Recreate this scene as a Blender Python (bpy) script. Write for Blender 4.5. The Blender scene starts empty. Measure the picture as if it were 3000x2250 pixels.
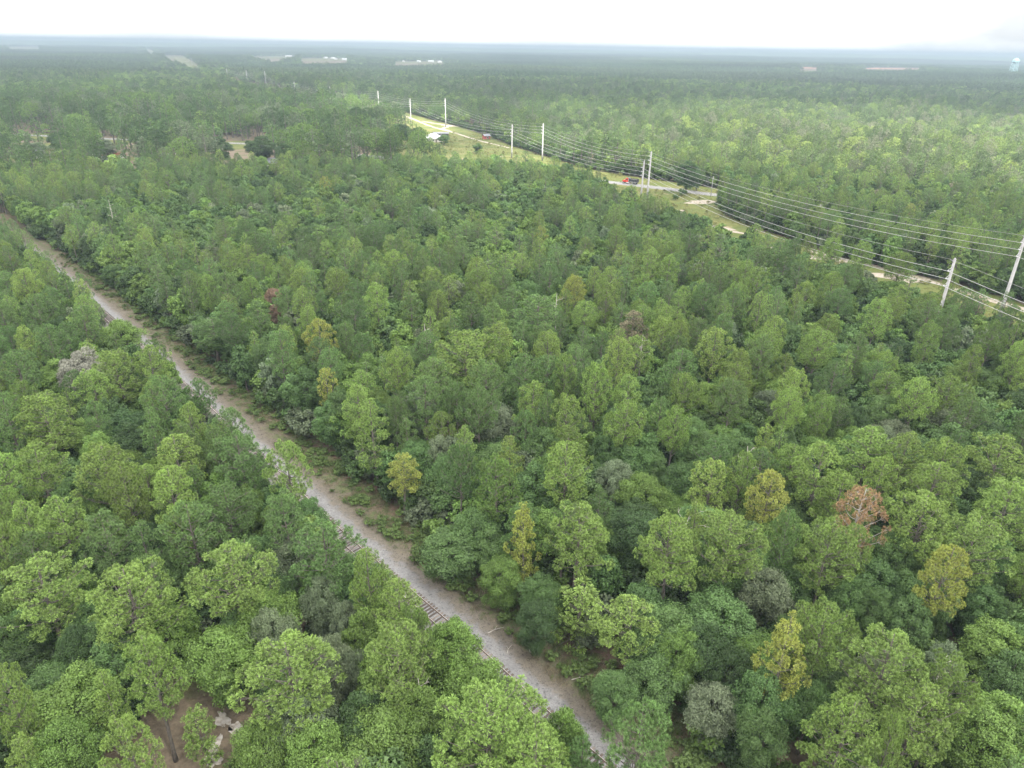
# Aerial view over a pine and oak forest with a railway cut and a power line.
SKY_STRENGTH = 0.10
SUN_ENERGY = 5.0
EXPOSURE = 1.53
HAZE = 0.00024
HAZE_COL = (.30, .375, .465, 1)
CLOUD_DARK = (4.9, 5.05, 5.3, 1)
CLOUD_LIGHT = (6.8, 6.9, 7.0, 1)
SKY_TURN = 46
LEAF_GLOSS = .02
FOL = 1.22
CLOUD_T = .14
CLOUD_ALB = .75
GAPS = [(350, 560, 460, 330, -.25), (-120, 720, 70, 150, .5), (750, 330, 400, 260, 0)]
VB = 1
KEYS='''-51.3 60.6 16.5 4.3 p y;-40.4 58.3 17 5.0 f y;-44.4 69.3 15 2.1 c g;-31.1 62.2 17 4.8 f y;-30.4 48.9 8.0 1.9 c y;-20.9 49.5 16.5 4.8 p y;-38.5 48.7 13.0 1.6 c y;-31.9 40.9 16.5 2.2 p y;-45.4 46.3 16.5 1.9 p y;-43.3 50.1 11 3.9 o b;-41.3 45.0 11 3.0 o b;-55.0 58.0 11 2.6 o g;-38.4 60.6 11 3.1 o b;-30.8 56.8 11 3.7 o b;-26.2 59.8 11 2.5 o s;-28.9 73.0 11 3.8 o s;-22.4 65.3 11 2.4 o s;-22.0 67.6 16.5 4.1 p g;-28.5 73.7 16.5 3.2 p g;-41.7 55.2 11 2.7 o g;-20.0 47.8 11 3.3 o s;-22.9 45.4 11 2.9 o b;-17.9 45.3 11 2.9 o b;-48.5 68.8 16.5 3.1 p g;-39.1 71.1 16.5 3.6 p g;-46.6 57.2 11 2.2 o k;-53.1 71.5 11 2.6 o k;-60.0 67.3 16.5 2.0 p y;-55.1 71.7 16.5 3.2 p y;-15.9 63.0 16.5 2.3 p y;-11.6 58.2 16.5 2.7 p y;-10.8 51.7 16.5 3.4 p y;-6.1 58.0 11.7 3.0 o b;-3.1 52.8 11 3.4 o b;-1.2 43.4 17 5.1 f y;-11.3 46.7 11 3.8 o b;-8.8 49.9 11 2.6 o b;-16.1 54.6 11 1.8 o s;-18.4 61.6 11 1.8 o s;11.1 40.6 19.3 3.1 p g;5.2 45.6 13.1 2.4 o b;8.7 66.1 8.6 3.7 p y;13.8 60.2 12.0 3.8 p y;8.5 71.7 16.5 4.0 p y;2.0 73.8 15 2.1 c Y;19.3 68.9 17 4.3 f y;26.8 69.4 17 4.3 f y;-8.2 77.4 8.4 3.9 o g;-0.9 72.1 8.4 2.9 o b;-2.6 78.1 8.6 2.8 o g;3.9 69.1 8.4 2.6 o g;-4.9 80.4 10.3 3.1 o g;17.2 79.3 11 3.8 o k;3.5 64.4 8.4 2.6 o k;16.6 56.7 8.4 3.4 o g;11.4 53.9 8.4 2.5 o g;35.1 80.6 16.5 3.2 p Y;45.5 77.0 16.5 3.4 p R;43.6 85.5 18.0 4.1 p y;51.9 84.9 16.5 2.7 p y;58.6 83.4 16.5 3.8 p y;52.9 75.7 16.5 4.4 p y;57.1 71.0 16.5 4.0 p y;38.8 69.8 16.5 3.3 p y;50.4 65.2 16.5 3.0 p Y;34.3 72.1 16.5 2.0 p g;27.2 52.0 18.0 2.5 c Y;32.4 54.9 17 3.3 f y;36.2 50.3 18.0 4.0 p y;29.9 43.6 16.5 3.2 p y;33.3 42.6 16.5 1.3 p y;31.5 68.2 11 3.2 o s;24.4 63.1 11 4.4 o g;22.0 58.4 11 2.8 o k;41.4 67.1 11 2.3 o g;43.5 65.3 11 2.2 o g;47.1 63.9 11 2.6 o g;51.0 68.4 11 3.2 o g;54.6 59.4 11 3.4 o b;53.7 55.3 11 2.7 o g;45.9 48.1 11 4.0 o b;21.3 52.2 8.4 2.8 o s;25.1 48.4 10.3 2.5 o g;24.0 55.4 11 2.4 o k;30.8 51.2 11 2.4 o g;47.1 56.6 11 2.0 o s;32.7 85.6 16.5 2.2 p y;72.1 90.8 16.5 4.6 p y;66.3 79.1 16.5 4.1 p y;70.7 82.3 11 3.1 o k;53.9 92.4 16.5 4.1 p y;58.8 91.5 16.5 3.3 p y;63.5 89.9 16.5 3.3 p y;-83.4 124.6 14.0 4.2 o S;-85.8 144.4 13.0 4.4 o b;-105.1 148.0 16.5 3.4 p g;-91.0 141.0 16.5 3.3 p g;-91.7 130.0 16.5 3.2 p g;-89.6 116.6 16.5 3.4 p g;-72.3 117.7 16.5 4.1 p y;-67.2 120.2 16.5 3.2 p y;-58.7 107.1 16.5 3.2 p g;-50.0 97.2 16.5 2.7 p y;-74.5 99.8 16.5 4.6 p y;-43.6 96.4 16.5 2.9 p g;-66.2 84.5 16.5 3.4 p y;-56.2 83.8 17 4.5 f y;-48.0 87.2 16.5 3.7 p y;-38.9 87.3 17 4.4 f g;-31.0 84.0 17.9 3.1 p y;-88.4 172.1 14.1 2.8 c g;-67.5 149.0 11.1 4.6 p g;-61.8 173.5 11.0 3.5 o q;-58.9 166.8 9.0 2.6 o q;-39.4 135.3 16.5 3.2 p Y;-24.2 158.5 15 3.6 c g;-8.5 123.4 19.0 6.3 f y;5.8 153.5 16.5 5.9 p g;26.4 147.7 15 3.8 c r;2.6 118.8 16.5 3.5 p g;9.8 119.8 16.5 2.5 p y;14.7 112.4 18.0 2.8 p y;3.5 107.6 16.5 3.0 p y;5.8 103.8 16.5 1.8 p g;9.0 102.7 16.5 2.9 p y;18.0 99.8 17 3.5 f y;24.2 102.8 16.5 2.2 p g;-22.0 99.3 17.0 3.1 c y;-16.5 92.4 10.6 3.0 p Y;-14.9 108.7 16.5 3.2 p g;-2.4 108.1 12.0 3.9 o s;-7.5 93.9 15 2.5 c y;-2.0 82.9 16.5 3.5 p b;7.8 87.2 16.5 3.9 p y;16.4 92.9 11 2.9 o s;19.7 88.9 11 3.6 o b;22.3 98.7 11 3.0 o g;-11.5 99.4 11 2.2 o s;87.9 182.5 17.0 4.1 f g;109.7 166.4 16.0 3.6 f g;116.0 156.7 15.0 2.8 p g;-84.5 549.2 16.0 7.5 o k;-87.8 515.7 16.0 7.1 o k;-70.2 534.8 15.0 5.5 o k;-53.9 555.5 8.0 4.6 o g;88.0 374.7 17.0 6.6 o k;95.6 382.8 11.0 3.6 o g;84.7 366.9 4.0 2.2 o g;79.2 356.1 3.0 1.7 o g;-26.4 514.1 7.0 3.5 o g;-250.7 448.6 14.0 8.3 o s;-289.4 472.6 15.0 7.6 o k;-177.9 442.8 17.0 7.1 o k;-152.7 441.0 18.0 8.6 o k;-131.8 418.4 17.0 4.8 o k;-195.4 444.8 13.0 7.2 o s;-280.1 429.0 14.0 8.9 o s;-222.9 446.2 12.0 4.1 o g;-33.9 49.2 17.0 2.6 p y'''
import bpy, bmesh, math, random
import numpy as np
from mathutils import Matrix, Vector
rad = math.radians
C = bpy.context.scene.collection
sc = bpy.context.scene

# ------------------------------------------------------------------ camera
CAM_Z = 67.0
cam_d = bpy.data.cameras.new('camera'); cam = bpy.data.objects.new('camera', cam_d); C.objects.link(cam)
cam_m = Matrix.Rotation(rad(90 - 25.39), 4, 'X') @ Matrix.Rotation(rad(0.96), 4, 'Z')
cam.matrix_world = Matrix.Translation((0, 0, CAM_Z)) @ cam_m
cam_d.sensor_width = 36.0; cam_d.lens = 36.0 * 2079 / 3000
cam_d.clip_start = 0.5; cam_d.clip_end = 60000
sc.camera = cam
CM = np.array(cam_m.to_3x3())
def project(x, y, z):                                   # world -> pixel of the 3000 px photograph, and depth
    p = np.stack(np.broadcast_arrays(np.asarray(x, float), np.asarray(y, float), np.asarray(z, float) - CAM_Z), -1) @ CM
    d = -p[..., 2]
    return 1500 + 2079 * p[..., 0] / np.maximum(d, .1), 1125 - 2079 * p[..., 1] / np.maximum(d, .1), d

# ------------------------------------------------------------------ light
SUN_EL, SUN_AZ = 54.0, 136.0            # azimuth clockwise from the view direction (+Y)
world = bpy.data.worlds.new('World'); sc.world = world; world.use_nodes = True
wn, wl = world.node_tree.nodes, world.node_tree.links
wn.clear()
sky = wn.new('ShaderNodeTexSky'); sky.sky_type = 'NISHITA'; sky.sun_disc = False
sky.sun_elevation = rad(SUN_EL); sky.sun_rotation = rad(SUN_AZ); sky.air_density = 1.0; sky.dust_density = 3.0; sky.ozone_density = 1.0
bg = wn.new('ShaderNodeBackground'); bg.inputs[1].default_value = SKY_STRENGTH
tc = wn.new('ShaderNodeTexCoord'); mp = wn.new('ShaderNodeMapping'); mp.inputs['Scale'].default_value = (1, 1, 3.2); mp.inputs['Rotation'].default_value = (0, 0, rad(SKY_TURN))
nz = wn.new('ShaderNodeTexNoise'); nz.inputs['Scale'].default_value = 2.3; nz.inputs['Detail'].default_value = 6
rp = wn.new('ShaderNodeValToRGB'); rp.color_ramp.elements[0].position = .38; rp.color_ramp.elements[1].position = .56
rp.color_ramp.elements[0].color = (.55, .55, .55, 1); rp.color_ramp.elements[1].color = (.95, .95, .95, 1)
cl = wn.new('ShaderNodeTexNoise'); cl.inputs['Scale'].default_value = 5.0; cl.inputs['Detail'].default_value = 7
cr = wn.new('ShaderNodeValToRGB'); cr.color_ramp.elements[0].position = .34; cr.color_ramp.elements[1].position = .46
cr.color_ramp.elements[0].color = CLOUD_DARK; cr.color_ramp.elements[1].color = CLOUD_LIGHT
mx = wn.new('ShaderNodeMix'); mx.data_type = 'RGBA'
wo = wn.new('ShaderNodeOutputWorld')
wl.new(tc.outputs['Generated'], mp.inputs[0]); wl.new(mp.outputs[0], nz.inputs[0]); wl.new(mp.outputs[0], cl.inputs[0])
wl.new(nz.outputs[0], rp.inputs[0]); wl.new(cl.outputs[0], cr.inputs[0])
wl.new(rp.outputs[0], mx.inputs[0]); wl.new(sky.outputs[0], mx.inputs[6]); wl.new(cr.outputs[0], mx.inputs[7])
wl.new(mx.outputs[2], bg.inputs[0]); wl.new(bg.outputs[0], wo.inputs[0])

sun_d = bpy.data.lights.new('sun', 'SUN'); sun = bpy.data.objects.new('sun', sun_d); C.objects.link(sun)
sun_d.energy = SUN_ENERGY; sun_d.angle = rad(1.5); sun_d.color = (1.0, .94, .84)
e, a = rad(SUN_EL), rad(SUN_AZ)
SUN_DIR = Vector((math.sin(a) * math.cos(e), math.cos(a) * math.cos(e), math.sin(e)))
sun.rotation_euler = SUN_DIR.to_track_quat('Z', 'Y').to_euler()
sc.view_settings.view_transform = 'Standard'; sc.view_settings.look = 'None'
sc.view_settings.gamma = 1.0; sc.view_settings.exposure = EXPOSURE; sc.view_settings.use_curve_mapping = False
cy = sc.cycles
cy.max_bounces = 6; cy.diffuse_bounces = 3; cy.glossy_bounces = 2; cy.transmission_bounces = 4; cy.volume_bounces = VB
cy.transparent_max_bounces = 8; cy.caustics_reflective = False; cy.caustics_refractive = False; cy.use_denoising = True

# ------------------------------------------------------------------ helpers
rng = np.random.default_rng(7)
def mesh_np(name, V, F, mats=(), mi=None, cols=None, smooth=False):
    """V (n,3); F list of equal-size index arrays or one array"""
    me = bpy.data.meshes.new(name)
    Fs = F if isinstance(F, list) else [F]
    Fs = [np.asarray(f, dtype=np.int64) for f in Fs if len(f)]
    me.vertices.add(len(V)); me.vertices.foreach_set('co', np.asarray(V, np.float32).ravel())
    li = np.concatenate([f.ravel() for f in Fs]); me.loops.add(len(li)); me.loops.foreach_set('vertex_index', li.astype(np.int32))
    tot = np.concatenate([np.full(len(f), f.shape[1]) for f in Fs]); st = np.concatenate([[0], np.cumsum(tot)[:-1]])
    me.polygons.add(len(tot)); me.polygons.foreach_set('loop_start', st.astype(np.int32)); me.polygons.foreach_set('loop_total', tot.astype(np.int32))
    for m in mats: me.materials.append(m)
    if mi is not None: me.polygons.foreach_set('material_index', np.asarray(mi, np.int32))
    me.polygons.foreach_set('use_smooth', np.full(len(tot), bool(smooth)))
    if cols is not None:
        at = me.color_attributes.new('lf', 'FLOAT_COLOR', 'POINT'); at.data.foreach_set('color', np.asarray(cols, np.float32).ravel())
    me.update(calc_edges=True); me.validate()
    return me
class MB:
    """collects shapes for one mesh"""
    def __init__(s): s.v = []; s.f3 = []; s.f4 = []; s.n = 0; s.ng = []
    def add(s, V, F):
        for f in F:
            f = [i + s.n for i in f]
            (s.f3 if len(f) == 3 else s.f4 if len(f) == 4 else s.ng).append(f)
        s.v.extend(V); s.n += len(V); return s
    def box(s, x0, x1, y0, y1, z0, z1):
        V = [(x, y, z) for z in (z0, z1) for y in (y0, y1) for x in (x0, x1)]
        return s.add(V, [(0, 2, 3, 1), (4, 5, 7, 6), (0, 1, 5, 4), (2, 6, 7, 3), (0, 4, 6, 2), (1, 3, 7, 5)])
    def prism(s, pts, y0, y1):                     # outline in x,z extruded along y
        n = len(pts); V = [(x, y0, z) for x, z in pts] + [(x, y1, z) for x, z in pts]
        F = [tuple(range(n)), tuple(range(2 * n - 1, n - 1, -1))] + [(i, i + n, (i + 1) % n + n, (i + 1) % n) for i in range(n)]
        return s.add(V, F)
    def tube(s, P, R, k=6, cap=True):
        P = [Vector(p) for p in P]; rings = []
        for i, p in enumerate(P):
            d = (P[min(i + 1, len(P) - 1)] - P[max(i - 1, 0)]).normalized()
            u = d.cross(Vector((0, 0, 1)) if abs(d.z) < .9 else Vector((1, 0, 0))).normalized(); w = d.cross(u)
            r = R[i] if hasattr(R, '__len__') else R
            rings += [tuple(p + u * (math.cos(2 * math.pi * j / k) * r) + w * (math.sin(2 * math.pi * j / k) * r)) for j in range(k)]
        F = [(i * k + j, i * k + (j + 1) % k, (i + 1) * k + (j + 1) % k, (i + 1) * k + j) for i in range(len(P) - 1) for j in range(k)]
        if cap: F += [tuple(range(k - 1, -1, -1)), tuple((len(P) - 1) * k + j for j in range(k))]
        return s.add(rings, F)
    def mesh(s, name, mat=None, smooth=False):
        me = bpy.data.meshes.new(name); me.from_pydata(s.v, [], s.f3 + s.f4 + s.ng); me.update()
        if mat: me.materials.append(mat)
        if smooth: me.polygons.foreach_set('use_smooth', [True] * len(me.polygons))
        return me
def put(name, me, parent=None, loc=None, rot=None, kind=None, label=None, cat=None, group=None, tint=None, scale=None):
    o = bpy.data.objects.new(name, me); C.objects.link(o)
    if loc is not None: o.location = loc
    if rot is not None: o.rotation_euler = rot
    if scale is not None: o.scale = scale
    if parent: o.parent = parent
    if kind: o['kind'] = kind
    if label: o['label'] = label
    if cat: o['category'] = cat
    if group: o['group'] = group
    if tint is not None: o['tint'] = [float(t) for t in tint]
    return o
def inpoly(x, y, poly):
    x = np.asarray(x, float); y = np.asarray(y, float); r = np.zeros(x.shape, bool); n = len(poly)
    for i in range(n):
        x1, y1 = poly[i]; x2, y2 = poly[(i + 1) % n]
        c = ((y1 > y) != (y2 > y)) & (x < (x2 - x1) * (y - y1) / ((y2 - y1) or 1e-9) + x1)
        r ^= c
    return r
def polydist(x, y, line):
    """distance, signed (positive right of travel) and arc length to a polyline"""
    x = np.asarray(x, float); y = np.asarray(y, float); best = np.full(x.shape, 1e9); sg = np.zeros(x.shape)
    for (x1, y1), (x2, y2) in zip(line[:-1], line[1:]):
        dx, dy = x2 - x1, y2 - y1; L = math.hypot(dx, dy); t = np.clip(((x - x1) * dx + (y - y1) * dy) / L / L, 0, 1)
        d = np.hypot(x - x1 - t * dx, y - y1 - t * dy); s_ = ((x - x1) * dy - (y - y1) * dx) / L
        m = d < best; best = np.where(m, d, best); sg = np.where(m, np.where(s_ >= 0, d, -d), sg)
    return best, sg
def resample(line, step):
    L = [0.0]
    for p, q in zip(line[:-1], line[1:]): L.append(L[-1] + math.dist(p, q))
    t = np.arange(0, L[-1], step); a = np.array(line, float)
    return np.stack([np.interp(t, L, a[:, 0]), np.interp(t, L, a[:, 1])], 1), t
def vnoise(x, y, s, seed=0):
    """cheap smooth noise in 0..1"""
    x = np.asarray(x, float) / s; y = np.asarray(y, float) / s
    xi = np.floor(x).astype(np.int64); yi = np.floor(y).astype(np.int64); fx = x - xi; fy = y - yi
    fx = fx * fx * (3 - 2 * fx); fy = fy * fy * (3 - 2 * fy)
    def h(a, b):
        v = (a * 374761393 + b * 668265263 + seed * 1274126177) & 0x7fffffff
        v = ((v ^ (v >> 13)) * 1103515245) & 0x7fffffff
        return ((v ^ (v >> 16)) & 0xffff) / 65535.0
    return (h(xi, yi) * (1 - fx) + h(xi + 1, yi) * fx) * (1 - fy) + (h(xi, yi + 1) * (1 - fx) + h(xi + 1, yi + 1) * fx) * fy

# ------------------------------------------------------------------ materials
def mat(name): 
    m = bpy.data.materials.new(name); m.use_nodes = True; m.node_tree.nodes.clear(); return m, m.node_tree.nodes, m.node_tree.links
def ramp(n, stops):
    r = n.new('ShaderNodeValToRGB'); el = r.color_ramp.elements
    while len(el) < len(stops): el.new(.5)
    for e_, (p, c) in zip(el, stops): e_.position = p; e_.color = (c, c, c, 1) if isinstance(c, (int, float)) else (*c, 1)
    return r
def math_n(n, l, op, a, b=None):
    m = n.new('ShaderNodeMath'); m.operation = op
    for i, v in enumerate((a, b)):
        if v is None: continue
        if isinstance(v, (int, float)): m.inputs[i].default_value = v
        else: l.new(v, m.inputs[i])
    return m.outputs[0]
def mixc(n, l, f, a, b, mode='MIX'):
    m = n.new('ShaderNodeMix'); m.data_type = 'RGBA'; m.blend_type = mode
    for i, v in ((0, f), (6, a), (7, b)):
        if isinstance(v, (int, float)): m.inputs[i].default_value = v
        elif isinstance(v, tuple): m.inputs[i].default_value = (*v, 1)
        else: l.new(v, m.inputs[i])
    return m.outputs[2]
def noise(n, l, vec, scale, detail=4, rough=.55):
    t = n.new('ShaderNodeTexNoise'); t.inputs['Scale'].default_value = scale; t.inputs['Detail'].default_value = detail; t.inputs['Roughness'].default_value = rough
    if vec is not None: l.new(vec, t.inputs['Vector'])
    return t.outputs[0]
def foliage_mat(name, base_dark, transl):
    """leaf colour = tree tint x leaf variation; reads the tint of the object or of its instance"""
    m, n, l = mat(name)
    at = n.new('ShaderNodeAttribute'); at.attribute_type = 'INSTANCER'; at.attribute_name = 'tint'
    lf = n.new('ShaderNodeAttribute'); lf.attribute_type = 'GEOMETRY'; lf.attribute_name = 'lf'
    sp = n.new('ShaderNodeSeparateColor'); l.new(lf.outputs['Color'], sp.inputs[0])
    tco = n.new('ShaderNodeTexCoord')
    nv = noise(n, l, tco.outputs['Object'], .55, 2)
    r1 = ramp(n, [(.3, .78), (.7, 1.22)]); l.new(nv, r1.inputs[0])
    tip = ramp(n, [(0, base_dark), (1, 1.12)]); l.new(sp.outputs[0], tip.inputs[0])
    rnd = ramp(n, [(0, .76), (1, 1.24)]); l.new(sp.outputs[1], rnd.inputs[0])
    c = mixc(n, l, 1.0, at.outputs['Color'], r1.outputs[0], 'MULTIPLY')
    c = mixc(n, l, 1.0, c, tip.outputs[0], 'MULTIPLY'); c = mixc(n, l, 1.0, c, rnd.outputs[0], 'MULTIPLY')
    d = n.new('ShaderNodeBsdfDiffuse'); t = n.new('ShaderNodeBsdfTranslucent'); mx_ = n.new('ShaderNodeMixShader'); mx_.inputs[0].default_value = transl
    g = n.new('ShaderNodeBsdfGlossy'); g.inputs['Roughness'].default_value = .5; g.inputs['Color'].default_value = (1, 1, 1, 1)
    m2 = n.new('ShaderNodeMixShader'); m2.inputs[0].default_value = LEAF_GLOSS
    l.new(c, d.inputs[0]); l.new(c, t.inputs[0]); l.new(d.outputs[0], mx_.inputs[1]); l.new(t.outputs[0], mx_.inputs[2])
    l.new(mx_.outputs[0], m2.inputs[1]); l.new(g.outputs[0], m2.inputs[2])
    o = n.new('ShaderNodeOutputMaterial'); l.new(m2.outputs[0], o.inputs[0]); return m
def rough_mat(name, c1, c2, scale=3.0, rough=.8, bump=0.0, c3=None, metal=0.0):
    m, n, l = mat(name); tco = n.new('ShaderNodeTexCoord'); nv = noise(n, l, tco.outputs['Object'], scale, 5)
    r = ramp(n, [(.32, c1), (.68, c2)] if c3 is None else [(.3, c1), (.5, c2), (.7, c3)]); l.new(nv, r.inputs[0])
    p = n.new('ShaderNodeBsdfPrincipled'); p.inputs['Roughness'].default_value = rough; p.inputs['Metallic'].default_value = metal
    l.new(r.outputs[0], p.inputs[0])
    if bump:
        b = n.new('ShaderNodeBump'); b.inputs['Strength'].default_value = bump; l.new(nv, b.inputs['Height']); l.new(b.outputs[0], p.inputs['Normal'])
    o = n.new('ShaderNodeOutputMaterial'); l.new(p.outputs[0], o.inputs[0]); return m
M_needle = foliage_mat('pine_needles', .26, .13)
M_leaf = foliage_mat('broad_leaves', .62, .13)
M_bark = rough_mat('bark', (.075, .066, .058), (.165, .148, .130), 2.5, .9, .4)
M_dead = rough_mat('dead_wood', (.30, .28, .25), (.44, .42, .39), 3, .9)
M_conc = rough_mat('concrete_pole', (.24, .24, .245), (.33, .33, .33), .8, .6)
M_wire = rough_mat('wire', (.36, .36, .36), (.42, .42, .42), 1, .4)
M_dwire = rough_mat('dark_wire', (.22, .22, .22), (.28, .28, .28), 1, .5)
M_insul = rough_mat('insulator', (.35, .36, .38), (.45, .46, .48), 3, .3)
M_rust = rough_mat('rusty_rail', (.085, .058, .047), (.155, .11, .088), 2.5, .65)
M_shine = rough_mat('worn_rail_head', (.30, .25, .22), (.48, .44, .42), 1.2, .4)
M_tie = rough_mat('creosoted_wood', (.035, .028, .025), (.12, .095, .08), 1.3, .9, .4)
M_tie2 = rough_mat('weathered_wood', (.13, .11, .095), (.24, .21, .19), 2.2, .9, .4)
M_roofw = rough_mat('white_metal_roof', (.52, .55, .58), (.62, .64, .66), .7, .4)
M_roofg = rough_mat('grey_roof', (.13, .14, .17), (.20, .21, .24), .8, .7)
M_wall = rough_mat('pale_wall', (.42, .40, .36), (.52, .5, .46), 1, .8)
M_glass = rough_mat('window_glass', (.03, .04, .05), (.06, .07, .08), 1, .15)
M_red = rough_mat('red_paint', (.50, .035, .02), (.58, .05, .03), 2, .35)
M_black = rough_mat('black_steel', (.018, .018, .022), (.05, .05, .06), 2, .5)
M_tyre = rough_mat('tyre_rubber', (.015, .015, .015), (.03, .03, .03), 3, .85)
M_steel = rough_mat('bright_steel', (.45, .45, .46), (.6, .6, .6), 2, .35)
M_barn = rough_mat('red_barn_wall', (.26, .05, .04), (.34, .08, .06), 2, .8)
M_tower = rough_mat('tower_paint', (.36, .60, .66), (.44, .68, .74), .1, .4)
M_asph = rough_mat('asphalt', (.13, .13, .135), (.17, .17, .175), .6, .9, .1)
M_paint = rough_mat('road_paint', (.62, .62, .6), (.75, .75, .72), 1, .7)
M_sand = rough_mat('pale_sand', (.22, .19, .15), (.36, .32, .27), .9, .95, .2)
M_sand2 = rough_mat('white_sand', (.19, .16, .125), (.40, .37, .33), 1.6, .95, .2, (.54, .52, .49))
M_redclay = rough_mat('orange_clay', (.26, .12, .065), (.36, .20, .13), .01, .95)
M_white = rough_mat('white_siding', (.55, .55, .55), (.62, .62, .62), 1, .6)

# ground: forest floor of needle litter, brown with green and pale patches
def ground_mat():
    m, n, l = mat('forest_floor'); g = n.new('ShaderNodeNewGeometry'); P = g.outputs['Position']
    a_ = noise(n, l, P, .11, 6, .6); b_ = noise(n, l, P, 1.7, 5, .7)
    r = ramp(n, [(.3, (.115, .094, .068)), (.52, (.165, .134, .098)), (.62, (.10, .105, .05)), (.74, (.19, .15, .115))]); l.new(a_, r.inputs[0])
    v = ramp(n, [(.3, .72), (.7, 1.25)]); l.new(b_, v.inputs[0])
    c = mixc(n, l, 1.0, r.outputs[0], v.outputs[0], 'MULTIPLY')
    p = n.new('ShaderNodeBsdfPrincipled'); p.inputs['Roughness'].default_value = .95; p.inputs['Specular IOR Level'].default_value = .1
    bp = n.new('ShaderNodeBump'); bp.inputs['Strength'].default_value = .5; bp.inputs['Distance'].default_value = .3; l.new(b_, bp.inputs['Height']); l.new(bp.outputs[0], p.inputs['Normal'])
    l.new(c, p.inputs[0]); o = n.new('ShaderNodeOutputMaterial'); l.new(p.outputs[0], o.inputs[0]); return m
M_ground = ground_mat()
def swath_mat():
    """across-track profile comes from the 'd' attribute (metres right of the track centre)"""
    m, n, l = mat('railway_clearing'); at = n.new('ShaderNodeAttribute'); at.attribute_name = 'd'
    g = n.new('ShaderNodeNewGeometry'); P = g.outputs['Position']
    big = noise(n, l, P, .22, 5, .6); mid = noise(n, l, P, .9, 5, .65); fine = noise(n, l, P, 7.0, 4, .8)
    dd = math_n(n, l, 'ADD', at.outputs['Fac'], math_n(n, l, 'MULTIPLY', math_n(n, l, 'SUBTRACT', big, .5), 3.4))
    dd = math_n(n, l, 'ADD', dd, math_n(n, l, 'MULTIPLY', math_n(n, l, 'SUBTRACT', mid, .5), 3.0))
    x = math_n(n, l, 'DIVIDE', math_n(n, l, 'ADD', dd, 7.0), 21.0)      # -7..14 m
    k = lambda d_: (d_ + 7) / 21
    r = ramp(n, [(k(-5.0), (.105, .085, .062)), (k(-2.6), (.18, .172, .162)), (k(1.2), (.222, .224, .230)), (k(2.6), (.212, .21, .212)), (k(3.5), (.16, .145, .125)),
                 (k(5.0), (.135, .118, .092)), (k(7.2), (.12, .10, .072)), (k(9.6), (.125, .085, .066))]); l.new(x, r.inputs[0])
    gm = ramp(n, [(.44, 0.0), (.56, .8)]); l.new(noise(n, l, P, .55, 5, .7), gm.inputs[0])
    zone = ramp(n, [(k(4.8), 0.0), (k(6.6), 1.0), (k(11), 1.0)]); l.new(x, zone.inputs[0])
    c = mixc(n, l, math_n(n, l, 'MULTIPLY', gm.outputs[0], zone.outputs[0]), r.outputs[0], (.085, .115, .045))
    v = ramp(n, [(.28, .62), (.72, 1.34)]); l.new(fine, v.inputs[0]); c = mixc(n, l, .9, c, v.outputs[0], 'MULTIPLY')
    v2 = ramp(n, [(.3, .80), (.7, 1.18)]); l.new(mid, v2.inputs[0]); c = mixc(n, l, 1.0, c, v2.outputs[0], 'MULTIPLY'); v3 = ramp(n, [(.36, .50), (.47, 1.0), (.60, 1.0), (.70, 1.35)]); l.new(noise(n, l, P, 2.6, 6, .75), v3.inputs[0]); c = mixc(n, l, 1.0, c, v3.outputs[0], 'MULTIPLY')
    p = n.new('ShaderNodeBsdfPrincipled'); p.inputs['Roughness'].default_value = .95; p.inputs['Specular IOR Level'].default_value = .15
    bp = n.new('ShaderNodeBump'); bp.inputs['Strength'].default_value = .8; bp.inputs['Distance'].default_value = .12; l.new(fine, bp.inputs['Height']); l.new(bp.outputs[0], p.inputs['Normal'])
    l.new(c, p.inputs[0]); o = n.new('ShaderNodeOutputMaterial'); l.new(p.outputs[0], o.inputs[0]); return m
M_swath = swath_mat()
def grass_mat(name, cols, s1, sandy, sand=(.55, .46, .34)):
    m, n, l = mat(name); g = n.new('ShaderNodeNewGeometry'); P = g.outputs['Position']
    a_ = noise(n, l, P, s1, 6, .6); b_ = noise(n, l, P, s1 * 9, 4, .7); c_ = noise(n, l, P, s1 * .9, 6, .62)
    r = ramp(n, cols); l.new(a_, r.inputs[0]); v = ramp(n, [(.3, .8), (.7, 1.2)]); l.new(b_, v.inputs[0])
    c = mixc(n, l, 1.0, r.outputs[0], v.outputs[0], 'MULTIPLY')
    sm = ramp(n, [(sandy, 0.0), (sandy + .05, .85)]); l.new(c_, sm.inputs[0]); c = mixc(n, l, sm.outputs[0], c, sand)
    p = n.new('ShaderNodeBsdfPrincipled'); p.inputs['Roughness'].default_value = .95; p.inputs['Specular IOR Level'].default_value = .1
    l.new(c, p.inputs[0]); o = n.new('ShaderNodeOutputMaterial'); l.new(p.outputs[0], o.inputs[0]); return m
M_grass = grass_mat('corridor_grass', [(.3, (.070, .098, .028)), (.5, (.105, .122, .038)), (.7, (.15, .145, .055))], .07, .62, (.24, .20, .13))
M_field = grass_mat('far_field', [(.3, (.085, .10, .042)), (.6, (.135, .138, .065))], .004, .66, (.19, .165, .12))

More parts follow.
